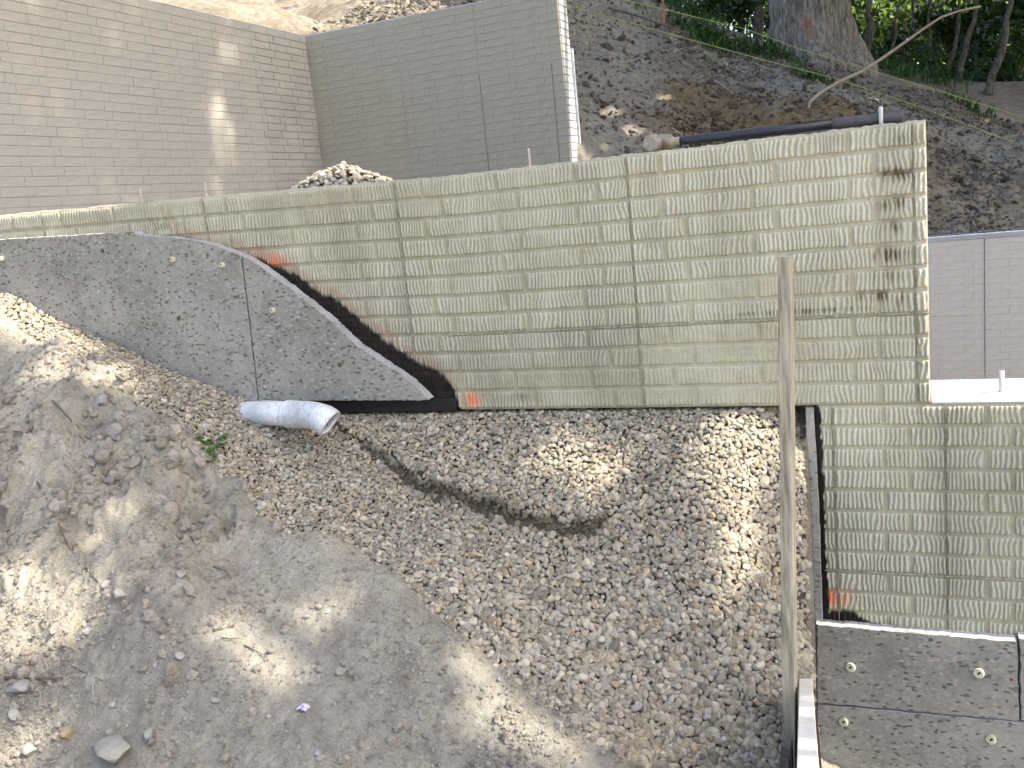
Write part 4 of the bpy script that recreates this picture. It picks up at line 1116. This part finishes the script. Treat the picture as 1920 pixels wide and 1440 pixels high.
pat = dep(1517, 48, 13.4); dd_ = np.hypot((V[:, 0] - pat[0]) / .11, (V[:, 2] - pat[2]) / .19); attr(me, 'mk', (sst(1.0, .5, dd_ + .55 * fbm(V[:, 0] * 11, V[:, 2] * 9, 0, 3, 3)) * .35 * (V[:, 1] < oy)), 'FLOAT')
ob('trunk', me, MBARK, oak)
P_ = blob_pts((ox + .3, oy + 1, oz + 7.2), (4.2, 4, 2.2), 5200, 24); ob('crown', leaves_mesh('crown', P_, .22, ML2), ML2, oak)


def sapling(px_, y_base, t, y_top, x_top, r, label, cat='tree', leaves=140, kink=.05, mat=ML1, crown_h=None):
    p = dep(px_, y_base, t); x, y = p[0], p[1]; z = gz_at(x, y); topp = dep(x_top, y_top, t)
    root = empty('sapling', (x, y, z), label=label, cat=cat, group='slim trees in the woods edge')
    n = 14; Pn = []
    tt_ = np.linspace(0, 1, n)
    for q in tt_: Pn.append(np.array([x, y, z - .05]) * (1 - q) + topp * q + np.array([kink * float(vn(q * 5, r * 90, 0, 5)), 0, 0]) * (q * (1 - q) * 4 + .1))
    up_ = Pn[-1] + (Pn[-1] - Pn[-2]) * 10
    Pn.append(Pn[-1] * .5 + up_ * .5); Pn.append(up_)
    b = MB(); b.tube(Pn, [r * (1.35 if i_ == 0 else 1 - .035 * i_) for i_ in range(len(Pn))], 9)
    b.ob('trunk', MBARK2, root, smooth=True)
    if leaves:
        c = np.array(up_) + np.array([0, 0, .3]); Q = blob_pts(c, (1.1, 1.1, 1.0), leaves, 10)
        ob('crown', leaves_mesh('crown', Q, .16, mat), mat, root)
    return root


saps = [(1625, 118, 14.8, -5, 1632, .075, 'straight grey tree just right of the thick trunk'), (1608, 112, 15.2, 60, 1625, .03, 'thin leaning sapling between the thick trunk and the straight grey tree'),
        (1660, 125, 15.5, 10, 1686, .035, 'slender pale sapling in front of the bright gap'), (1735, 135, 16, 0, 1745, .03, 'very thin dark stem behind the bare leaning branch'),
        (1775, 150, 15.2, 0, 1800, .045, 'slightly curved sapling near the tip of the bare branch'), (1795, 165, 14.6, 5, 1830, .055, 'forked looking sapling right of the branch tip'),
        (1850, 190, 14.0, -5, 1898, .065, 'pale olive sapling leaning right near the right edge of the photo'), (1570, 95, 17, 0, 1585, .12, 'dark trunk directly behind the right side of the thick trunk'),
        (1700, 120, 18, 0, 1712, .05, 'dark thin tree deep in the woods left of the bare branch tip'), (1870, 150, 18, 0, 1860, .10, 'dark broad trunk in the shade at the far right')]
for a in saps: sapling(*a, leaves=160)
for i_, (px_, yb, t, nm) in enumerate([(1385, 25, 18, 'dark trunk left of the thick trunk'), (1420, 30, 16.5, 'slim dark trunk close to the left root flare of the thick trunk'), (1440, 28, 19, 'dim trunk half hidden behind the thick trunk')]):
    sapling(px_, yb, t, -60, px_ + 8, .09, nm, leaves=160)


def shrub(px_, py_, t, r, n, size, mat, label, name='shrub', cat='shrub', zup=0):
    p = dep(px_, py_, t); z = gz_at(p[0], p[1]); root = empty(name, (p[0], p[1], z), label=label, cat=cat, group='undergrowth at the edge of the woods')
    Q = blob_pts((p[0], p[1], p[2] + zup), r, n, 16); ob('foliage', leaves_mesh('foliage', Q, size, mat), mat, root)
    b = MB()
    for k in range(5):
        q = Q[rng.integers(0, n)]; b.tube([(p[0] + rng.normal(0, .08), p[1], z - .05), (np.array([p[0], p[1], z]) + q) / 2 + rng.normal(0, .05, 3), q], [.018, .012, .005], 5)
    b.ob('stems', MBARK2, root)


sh = [(1290, 5, 15.5, (.9, .5, .5), 1500, .11, ML1, 'dark leafy bush at the top of the bank left of the thick trunk'), (1400, 5, 17, (.9, .6, .8), 1600, .12, ML1, 'dark shrub just left of the thick trunk'),
      (1660, 100, 16.5, (.9, .7, .5), 1500, .13, ML1, 'low dark bush below the bright gap right of the thick trunk'), (1720, 135, 15.6, (.7, .4, .28), 1100, .11, ML2, 'green leafy bush under the bare branch'),
      (1760, 60, 18, (1.0, .7, 1.0), 1300, .14, ML1, 'dense dark foliage behind the tip of the bare branch'), (1850, 80, 17, (1.0, .7, 1.1), 2600, .15, ML1, 'dark tall bush behind the leaning olive sapling'),
      (1900, 130, 14.8, (.5, .4, .7), 900, .13, ML2, 'mid green leaves at the right edge of the photo'), (1905, 35, 15, (.6, .4, .5), 800, .14, ML1, 'overhanging dark leaves in the top right corner'),
      (1830, 165, 16.5, (1.0, .5, .55), 1800, .12, ML1, 'dark low undergrowth at the far right of the bank top'), (1500, -10, 19, (1.3, .7, .8), 1600, .13, ML1, 'dark foliage behind the thick trunk'),
      (1890, 205, 14.3, (.9, .5, .30), 1500, .12, ML1, 'dark low leaves along the bank top at the right edge of the photo'), (1800, 175, 15.0, (.8, .4, .28), 1100, .11, ML1, 'dark low leaves between the saplings near the right edge'),
      (1180, -25, 17, (1.0, .7, .5), 900, .12, ML1, 'dark bush at the top edge above the tall wall end')]
for a in sh: shrub(*a)
for i_, (px_, py_, t, r, n) in enumerate([(1690, 35, 24, (2.2, 1, .9), 900), (1620, 40, 26, (1.8, 1, 1.2), 700), (1790, 40, 27, (2.4, 1, 1.4), 900), (1460, 5, 28, (2.5, 1, 1.2), 700), (1900, 60, 26, (2, 1, 2), 900)]):
    p = dep(px_, py_, t); z = gz_at(p[0], p[1])
    root = empty('sunlit_tree', (p[0], p[1], z), label=['sunlit yellow green tree seen through the bright gap', 'sunlit leaves right beside the thick trunk', 'sunlit foliage glimpsed behind the branch tip', 'sunlit foliage glimpsed left of the thick trunk', 'sunlit foliage glimpsed at the far right'][i_], cat='tree', group='sunlit trees beyond the woods')
    Q = blob_pts(p, r, n * 3, 20); ob('crown', leaves_mesh('crown', Q, .24, ML3), ML3, root); b = MB(); b.tube([(p[0], p[1], z - .1), p + np.array([.1, 0, 1.])], [.09, .05], 7); b.ob('trunk', MBARK2, root)
# far sunlit meadow slope behind the woods
xs = np.linspace(-60, 60, 40); ys = np.linspace(32, 80, 20); XX, YY = np.meshgrid(xs, ys, indexing='ij')
ob('meadow', mesh('meadow', np.stack([XX, YY, 1.2 + .16 * (YY - 32) + .3 * fbm(XX * .1, YY * .1, 0, 3, 2)], -1).reshape(-1, 3), gridfaces(40, 20), True), m_simple('meadow_grass', (.28, .36, .10), .9, .2, .3, 1, .02), kind='structure')

# weeds on the bank
def weed(x, y, t, n, h, label, spread=.25, px2=None):
    p = dep(x, y, t); X = p[0] + rng.normal(0, spread, n); Y = p[1] + rng.normal(0, spread * .6, n); z = Bz(X, Y)
    V = []; Fs = []
    for i_ in range(n):
        hh = h * rng.uniform(.4, 1.2); a = rng.uniform(0, 6.28); l = rng.normal(0, .4, 2) * hh; w = .012
        b0 = np.array([X[i_], Y[i_], z[i_]]); tip = b0 + np.array([l[0], l[1], hh]); m_ = b0 + np.array([l[0] * .3, l[1] * .3, hh * .6]); sx = np.array([math.cos(a) * w, math.sin(a) * w, 0])
        k = len(V); V += [b0 - sx * .5, b0 + sx * .5, m_ + sx, m_ - sx, tip]; Fs += [(k, k + 1, k + 2, k + 3), (k + 3, k + 2, k + 4)]
        for q in range(5):
            o_ = b0 + (tip - b0) * rng.uniform(.25, .95); dd = rng.normal(0, 1, 3); dd[2] = abs(dd[2]) * .3; dd *= .05 / np.linalg.norm(dd); k = len(V); s2_ = np.cross(dd, [0, 0, 1]) * .35
            V += [o_, o_ + dd * .5 + s2_, o_ + dd, o_ + dd * .5 - s2_]; Fs.append((k, k + 1, k + 2, k + 3))
    return ob('weeds', mesh('weeds', V, Fs), MFERN, None, label=label, kind='stuff')


weed(1330, 60, 13.1, 260, .20, 'patch of feathery green weeds on the bank top left of the thick trunk', .32)
weed(1440, 95, 13.1, 120, .2, 'green weeds growing below the thick trunk on the bank', .25)
weed(1520, 160, 12.3, 60, .16, 'faint green weeds above the brown hollow of the bank', .16)
weed(1815, 205, 12.8, 60, .16, 'green weeds near the string line at the right of the bank', .15)
weed(1270, 25, 14, 160, .2, 'green weeds near the orange topped stake', .35); weed(1720, 150, 14.4, 160, .25, 'ferns at the edge of the woods below the branch', .4)

# string lines, stake, branch, old rails
def line(P, r, name, mat, **k): b = MB(); b.tube(P, r, 6); return b.ob(name, mat, None, smooth=True, **k)
line([dep(1120, -12, 13.0), dep(1400, 55, 12.9), dep(1500, 92, 12.8), dep(1700, 152, 12.6), dep(1960, 232, 12.3)], .0045, 'string_line', MSTRING, label='upper yellow green string line stretched across the bank below the trees', cat='string')
line([dep(1050, 6, 12.0), dep(1250, 62, 12.0), dep(1430, 112, 12.0), dep(1570, 148, 12.0), dep(1740, 206, 11.8), dep(1960, 290, 11.6)], .0045, 'string_line', MSTRING, label='lower string line crossing the middle of the bank', cat='string')
p = dep(1245, 36, 13.0); b = MB(); st2 = empty('wooden_stake', tuple(p), label='small wooden stake with orange paint holding the string near the top of the bank', cat='stake')
b = MB(); b.box(p + np.array([0, 0, .13]), (.035, .02, .40), bev=.002); b.ob('stake_shaft', m_simple('stake_orange', (.40, .16, .08), .8, .2, .3, 20, 0), st2)
line([dep(1140, 14, 12.9), dep(1200, 30, 12.9), dep(1285, 62, 12.8)], [.02, .022, .014], 'fallen_pole', MWOODG, label='thin grey pole lying along the bank near the orange stake', cat='pole')
bp = [(1516, 208, 10.9), (1518, 192, 10.95), (1535, 176, 11.0), (1570, 155, 11.1), (1618, 133, 11.2), (1650, 112, 11.3), (1690, 84, 11.4), (1730, 55, 11.5), (1765, 32, 11.6), (1800, 20, 11.7), (1838, 12, 11.75)]
line([dep(*q) for q in bp], [.02, .02, .021, .02, .019, .018, .017, .015, .014, .013, .016], 'bare_branch', m_simple('tan_branch', (.36, .30, .21), .85, .2, .25, 20, .002), label='long bare curved branch sticking out of the bank towards the upper right', cat='branch')
for (x, y, t, dx_, dy_) in [(1340, 150, 11.5, 60, 70), (1260, 240, 10.3, 35, 40), (1400, 215, 10.9, 70, 25)]:
    line([dep(x, y, t), dep(x + dx_ * .5, y + dy_ * .3, t - .1), dep(x + dx_, y + dy_, t - .25)], [.006, .005, .003], 'root', MRODR, label={1340: 'thin pale root hanging in the brown hollow of the bank', 1260: 'short root hanging above the hammer head', 1400: 'fine root trailing across the right of the brown hollow'}[x], cat='root', group='roots hanging from the cut bank')

# ------------------------------------------------------------------ loose stones, twigs, litter in the foreground
def stone(px_, py_, wpx, hpx, rot, label, col=(.42, .39, .33), seed=0, sub=3):
    p = hit(px_, py_); t = float(M[2] @ p); sx = wpx * t / F / 2; sz = hpx * t / F / 2
    import bmesh
    bm = bmesh.new(); bmesh.ops.create_icosphere(bm, subdivisions=sub, radius=1.)
    V = np.array([v.co[:] for v in bm.verts])
    # chop with planes to make facets
    r = np.random.default_rng(seed)
    for k in range(11):
        n_ = r.normal(0, 1, 3); n_ /= np.linalg.norm(n_); d_ = r.uniform(.55, .85); e = V @ n_ - d_; V = V - np.clip(e, 0, None)[:, None] * n_
    V *= 1 + .03 * vn(V[:, 0] * 3, V[:, 1] * 3, V[:, 2] * 3, seed)[:, None]
    V = V / np.abs(V).max(0); V *= np.array([sx, (sx + sz) * .5, sz]); c_, s_ = math.cos(rot), math.sin(rot); V = V @ np.array([[c_, 0, s_], [0, 1, 0], [-s_, 0, c_]])
    for v, q in zip(bm.verts, V): v.co = q
    m = bpy.data.meshes.new('stone'); bm.to_mesh(m); bm.free()
    mt = m_simple('stone_%s' % seed, tuple(v_ * .72 for v_ in col), .9, .2, .18, 18, .003); m.materials.append(mt)
    o = _ob('stone', m, None, None, label=label, cat='stone', group='loose stones on the dirt slope'); o.location = p + np.array([0, 0, sz * .35]); return o


ST = [(212, 1418, 84, 52, -.05, 'large angular pale stone at the bottom edge of the photo', (.40, .38, .32)), (128, 1378, 34, 26, 0, 'rounded tan stone left of the large angular stone', (.40, .31, .19)),
      (34, 1293, 62, 26, .1, 'flat pale stone near the left edge below the dark root', (.42, .39, .34)), (58, 1412, 32, 28, .3, 'cream rounded stone near the bottom left corner', (.52, .49, .42)),
      (28, 1343, 26, 18, -.4, 'small cream stone below the flat pale stone at the left edge', (.52, .49, .42)), (280, 1385, 22, 30, .1, 'small upright grey stone above the large angular stone', (.38, .37, .34)),
      (198, 1098, 30, 20, .2, 'sharp flat stone casting a dark shadow in the middle left of the dirt', (.44, .41, .35)), (226, 1118, 26, 22, -.5, 'leaning tan stone right of the sharp flat stone', (.44, .41, .35)),
      (340, 1080, 20, 20, .2, 'small block of stone in the middle of the dirt slope', (.44, .41, .35)), (338, 1232, 24, 12, -.3, 'wedge shaped pale chip in the middle of the lower dirt', (.46, .43, .37)),
      (290, 1248, 14, 12, .2, 'small square chip left of the wedge shaped chip', (.48, .45, .40)), (404, 1313, 24, 10, 0, 'smooth flat pebble lying right of the lower centre dirt', (.38, .37, .33)),
      (218, 813, 42, 30, .4, 'broad smooth pale stone set in the crumbly upper dirt', (.42, .385, .34)), (192, 752, 30, 18, .1, 'light rounded stone on the crest of the crumbly dirt', (.44, .40, .34)),
      (325, 855, 26, 18, -.5, 'pale flat stone near the green sprig', (.46, .42, .36)), (575, 1158, 14, 10, 0, 'small grey chip on the bright middle slope', (.42, .40, .36)), (614, 1148, 16, 10, .1, 'small pale chip right of the grey chip on the bright slope', (.50, .48, .44)),
      (594, 1413, 20, 14, .1, 'rounded grey pebble at the bottom below the white litter', (.42, .40, .36)), (213, 1322, 16, 12, .1, 'small roundish pale stone between the two thin sticks', (.46, .43, .38)), (165, 1185, 22, 16, .3, 'pale chip on the bright left part of the slope', (.52, .49, .45)),
      (505, 1345, 14, 12, .2, 'tiny pale stone left of the white litter in the lower dirt', (.44, .41, .37))]
for i_, a in enumerate(ST): stone(*a[:6], col=a[6], seed=i_ + 5)

MTWIG = m_simple('grey_twig', (.14, .115, .09), .9, .2, .3, 50, .001); MTWL = m_simple('pale_twig', (.36, .32, .27), .9, .2, .25, 50, .001)


def twig(pts, r, label, mat=MTWIG, lift=.004, forks=()):
    P_ = [hit(x, y) + np.array([0, 0, lift]) for x, y in pts]
    b = MB(); n = len(P_); b.tube(P_, [r * (1 - .5 * i_ / (n - 1)) for i_ in range(n)], 7)
    for f in forks: Q = [hit(x, y) + np.array([0, 0, lift + .004 * k]) for k, (x, y) in enumerate(f)]; b.tube(Q, [r * .6] * (len(Q) - 1) + [r * .25], 6)
    return b.ob('twig', mat, None, smooth=True, label=label, cat='twig', group='twigs and roots on the dirt slope')


twig([(98, 752), (130, 785), (150, 820), (160, 832)], .003, 'thin dark root curving down in the upper left dirt')
twig([(70, 905), (100, 960), (122, 1012), (140, 1045), (150, 1062)], .003, 'long thin dark root running down the left side of the slope', forks=[[(100, 960), (112, 990), (133, 1003)]])
twig([(160, 1066), (175, 1082), (185, 1096)], .0025, 'short dark root above the sharp flat stone')
twig([(400, 1186), (415, 1182), (432, 1178), (443, 1170)], .0032, 'small forked dark twig on the bright middle slope', forks=[[(415, 1198), (432, 1202), (450, 1203)], [(432, 1178), (441, 1178)]])
twig([(458, 1212), (480, 1222), (500, 1233)], .002, 'fine dark twig right of the forked twig')
twig([(400, 1064), (424, 1072), (434, 1086)], .003, 'dark bent root stub in the middle of the dirt')
twig([(10, 1276), (60, 1274), (118, 1276)], .007, 'thick grey root lying near the left edge', MTWIG, .008)
twig([(76, 1280), (77, 1300), (74, 1325)], .003, 'thin upright stick below the thick grey root', MTWL)
twig([(174, 1285), (176, 1315), (180, 1345)], .0028, 'bluish grey thin stick in the lower left dirt', MTWL)
twig([(242, 1306), (232, 1316), (226, 1322)], .003, 'short pale stick beside the roundish stone', MTWL)
twig([(135, 1250), (155, 1262), (180, 1272), (198, 1282)], .002, 'hair thin curved twig above the bluish stick')
twig([(138, 923), (165, 925), (200, 922)], .003, 'pale horizontal stick in the crumbly dirt', MTWL)
twig([(355, 842), (372, 858), (402, 874)], .003, 'pale stem lying beside the green sprig', MTWL)
twig([(85, 1436), (105, 1428)], .003, 'short pale stick at the bottom left', MTWL)

# litter and sprig
p = hit(570, 1332); b = MB(); n_ = 9; r = np.random.default_rng(3)
V = []; g_n = 9
for i_ in range(g_n):
    for j in range(g_n):
        u, v = i_ / (g_n - 1) - .5, j / (g_n - 1) - .5; V.append((p[0] + u * .036 + r.normal(0, .0015), p[1] + v * .03 + r.normal(0, .0015), p[2] + .006 + .014 * (1 - 4 * u * u) * (1 - 3 * v * v) + r.normal(0, .003)))
me = mesh('litter', V, gridfaces(g_n, g_n), False)
mm = MT('printed_paper', .6, .4); cc = mm.ramp(mm.noise(90, 2), [(.50, (.62, .62, .78)), (.60, (.55, .25, .35))]); mm.color(cc)
ob('paper_scrap', me, mm.m, None, label='crumpled white and pink scrap of litter on the lower dirt', cat='litter')

p = hit(398, 838); root = empty('green_sprig', tuple(p), label='small green leafy sprig at the edge between dirt and gravel', cat='plant')
b = MB(); V = []; Fs = []
Q = []
for (x, y) in [(372, 828), (385, 836), (398, 834), (405, 842), (395, 850), (412, 830), (424, 824), (383, 845), (403, 862), (392, 870), (390, 830), (410, 845), (400, 855), (416, 838)]: Q.append(hit(x, y) + np.array([0, 0, .015]))
Q = np.array(Q); Q = np.r_[Q, Q + rng.normal(0, .007, Q.shape), Q + rng.normal(0, .007, Q.shape)]
ob('leaves', leaves_mesh('leaves', Q, .034, ML3, .6), m_leaf('sprig_leaf', (.10, .19, .05), .3), root)
b.tube([hit(362, 826) + np.array([0, 0, .01]), p + np.array([0, 0, .018]), hit(405, 868) + np.array([0, 0, .008])], [.0015, .0018, .0012], 6); b.ob('stem', MTWIG, root)

# ------------------------------------------------------------------ overhead canopy outside the frame, gaps and clumps shaped to set the dappled shade
e1 = np.cross(SUN, [0, 0, 1.]); e1 /= np.linalg.norm(e1); e2 = np.cross(e1, SUN)
def lit(x, y, rp, w=None):
    q = hit(x, y) if w is None else w; t = float(M[2] @ q); return (q @ e1, q @ e2, rp * t / F)
LIT = []
for (x, y, r) in [(1400, 800, 62), (1420, 860, 48), (1385, 900, 50), (1355, 830, 40), (1390, 960, 46), (1380, 1030, 42), (1375, 1100, 36), (1368, 1170, 34), (1355, 1240, 34), (1345, 1310, 28),
                  (20, 600, 50), (80, 620, 50), (140, 650, 45), (200, 690, 38), (0, 570, 50), (240, 720, 30), (1130, 880, 45), (1040, 850, 40),
                  (320, 870, 50), (520, 990, 26), (60, 1130, 64), (30, 1200, 56), (110, 1180, 48), (20, 1090, 50), (180, 1120, 36),
                  (470, 1150, 52), (520, 1185, 60), (560, 1180, 48), (600, 1220, 36), (200, 970, 28), (90, 690, 36),
                  (860, 1240, 34), (905, 1275, 34), (950, 1320, 36), (900, 1400, 54), (970, 1400, 60), (1040, 1420, 50), (820, 1440, 40), (40, 1400, 44)]:
    LIT.append(lit(x, y, r))
for y in range(20, 400, 18): x = 432 - y * .10; LIT.append(lit(0, 0, 19 + (y > 200) * 5, onX(x, y, XB)))
for x in np.arange(.1, 2.4, .12): LIT.append((np.array([x, D + .17, ZB]) @ e1, np.array([x, D + .17, ZB]) @ e2, .30))
for x in np.arange(.3, 1.8, .3):
    for z_ in (-.9, -1.3, -1.7, -2.0): w_ = np.array([x, YE, z_]); LIT.append((w_ @ e1, w_ @ e2, .14))
for z_ in np.arange(.3, 2.1, .2): w_ = np.array([XE, YC + .12, z_]); LIT.append((w_ @ e1, w_ @ e2, .16))
for (x, y, r) in [(600, 345, 40), (680, 345, 40), (640, 330, 40)]: LIT.append(lit(0, 0, r, onY(x, y, 4.1)))
for (x, y, t, r) in [(600, 20, 11.6, 14), (520, 10, 11.2, 12), (1245, 185, 11.1, 16), (1180, 250, 10.3, 20), (1150, 200, 10.6, 18), (1640, 175, 12.2, 16), (1850, 228, 12.6, 8), (1720, 225, 11, 12), (1390, 60, 13.3, 12), (1240, 250, 10.2, 14)]: LIT.append(lit(0, 0, r, dep(x, y, t)))
for t_s in np.linspace(0, 1, 8): w_ = s0 + dv * t_s; LIT.append((w_ @ e1, w_ @ e2, .03))
for (x, y, r) in [(1735, 400, .03)]: w_ = onY(x, y, D); LIT.append((w_ @ e1, w_ @ e2, r))
for x in (-3.9, -3.6, -3.3): w_ = np.array([x, D - .02, ZT + .02]); LIT.append((w_ @ e1, w_ @ e2, .10))
LIT = np.array(LIT)

crowns = [  # target centre on the ground, radius in sun plane, distance, leaf count
    ((-1.6, 2.4, -1.2), 2.6, 12, 'large leafy tree overhead on the right shading the gravel'),
    ((-4.6, 3.2, 0.), 2.6, 12.5, 'large leafy tree overhead shading the left gravel'),
    ((-5.4, 6.8, 1.0), 2.8, 17, 'leafy tree overhead shading the side wall'),
    ((-3.0, 9.6, 1.2), 2.8, 10, 'leafy tree overhead shading the tall back wall'),
    ((.4, 5.4, -.6), 2.8, 10, 'leafy tree overhead shading the distant pale wall'),
    ((.2, 11.2, 0.), 3.0, 10, 'leafy tree overhead shading the cut bank'),
    ((-3.2, 13.4, 1.6), 3.0, 10, 'leafy tree overhead shading the top of the bank'),
    ((1.0, 15.5, .6), 3.2, 9, 'leafy tree overhead shading the woods edge'),
    ((4.0, 17.0, .6), 3.2, 9, 'leafy tree overhead shading the right part of the woods'),
    ((-1.0, 18.0, 1.6), 3.2, 9, 'leafy tree overhead deep in the woods')]
for (tc, R_c, T, lab) in crowns:
    tc = np.array(tc); n = int(R_c * R_c * 3.14 * 760)
    a = rng.uniform(0, 2 * np.pi, n); rr = R_c * np.sqrt(rng.uniform(0, 1, n)) * (1 + .12 * np.sin(5 * a))
    dT = rng.normal(0, .7, n)
    P_ = tc + SUN * (T + dT)[:, None] + e1 * (rr * np.cos(a))[:, None] + e2 * (rr * np.sin(a))[:, None]
    u, v = P_ @ e1, P_ @ e2; keep_ = np.ones(n, bool)
    for (lu, lv, lr) in LIT: keep_ &= np.hypot(u - lu, v - lv) > lr + .035  # leaves left out so the sun falls on the LIT spots
    keep_ &= ~((fbm(u * 1.4, v * 1.4, 0, 97, 3) > .7))
    P_ = P_[keep_ | ((T > 15) & (rng.uniform(0, 1, n) < .4))]
    if lab.endswith('shading the gravel'):
        dk = []  # extra leaf clusters added to shade chosen gravel spots
        for (x_, y_, r__) in [(1470, 980, 20), (1455, 1040, 26), (1480, 1050, 30), (1450, 1120, 28), (1480, 1150, 35), (1435, 1200, 30), (1475, 1230, 40), (1420, 1280, 34), (1460, 1320, 40), (1400, 1370, 30), (1440, 1400, 45), (1380, 1430, 30), (1300, 1400, 45), (1240, 1330, 40), (1230, 1200, 40), (1150, 1250, 40), (1180, 1100, 40), (1250, 1080, 30), (1100, 1120, 45), (1000, 1150, 40), (900, 1100, 40)]:
            lu, lv, lr = lit(x_, y_, r__); m_ = int(lr * lr * 3.14 * 1500); aa = rng.uniform(0, 6.283, m_); q2 = lr * np.sqrt(rng.uniform(0, 1, m_)); base_ = SUN * (5.0 + rng.uniform(-.4, .4, m_))[:, None]
            h0 = hit(x_, y_); dk.append(h0 + base_ + e1 * (q2 * np.cos(aa))[:, None] + e2 * (q2 * np.sin(aa))[:, None])
        dk = np.concatenate(dk); ud, vd = dk @ e1, dk @ e2; kd = np.ones(len(dk), bool)
        for (lu, lv, lr) in LIT: kd &= np.hypot(ud - lu, vd - lv) > lr * .8
        P_ = np.r_[P_, dk[kd]]
    # keep out of the picture
    q = P_ @ M.T; pxx = F * q[:, 0] / np.maximum(q[:, 2], .01); pyy = -F * q[:, 1] / np.maximum(q[:, 2], .01)
    vis = (q[:, 2] > .1) & (np.abs(pxx) < 1100) & (pyy > -900) & (pyy < 900)
    P_ = P_[~vis]
    cc_ = tc + SUN * T; bx, by = cc_[0] + 1.2, cc_[1] - .6
    root = empty('shade_tree', (bx, by, -3.2), label=lab, cat='tree', group='tall shade trees around the site')
    ob('crown', leaves_mesh('crown', P_, .20, ML2), ML2, root)
    b = MB(); b.tube([(bx + 1.0, by - .5, -3.3), (bx + .6, by - .3, 1), (bx, by, cc_[2] - .8), cc_ + np.array([0, 0, 1.])], [.28, .2, .12, .04], 12)
    tq = np.array([(bx + 1.0, by - .5, -3.3), (bx + .6, by - .3, 1), (bx, by, cc_[2] - .8)]) @ M.T
    # trunk only where it stays outside the photo
    ok = True
    tp = [np.array(p_) for p_ in ((bx + 1.0, by - .5, -3.3), (bx + .8, by - .4, -1), (bx + .6, by - .3, 1), (bx + .3, by, 3), (bx, by, cc_[2] - .8))]
    for i_ in range(4):
        for t_ in np.linspace(0, 1, 8):
            w_ = M @ (tp[i_] * (1 - t_) + tp[i_ + 1] * t_)
            if w_[2] > .1 and abs(F * w_[0] / w_[2]) < 1080 and abs(F * w_[1] / w_[2]) < 820: ok = False
    if ok: b.ob('trunk', MBARK2, root, smooth=True)
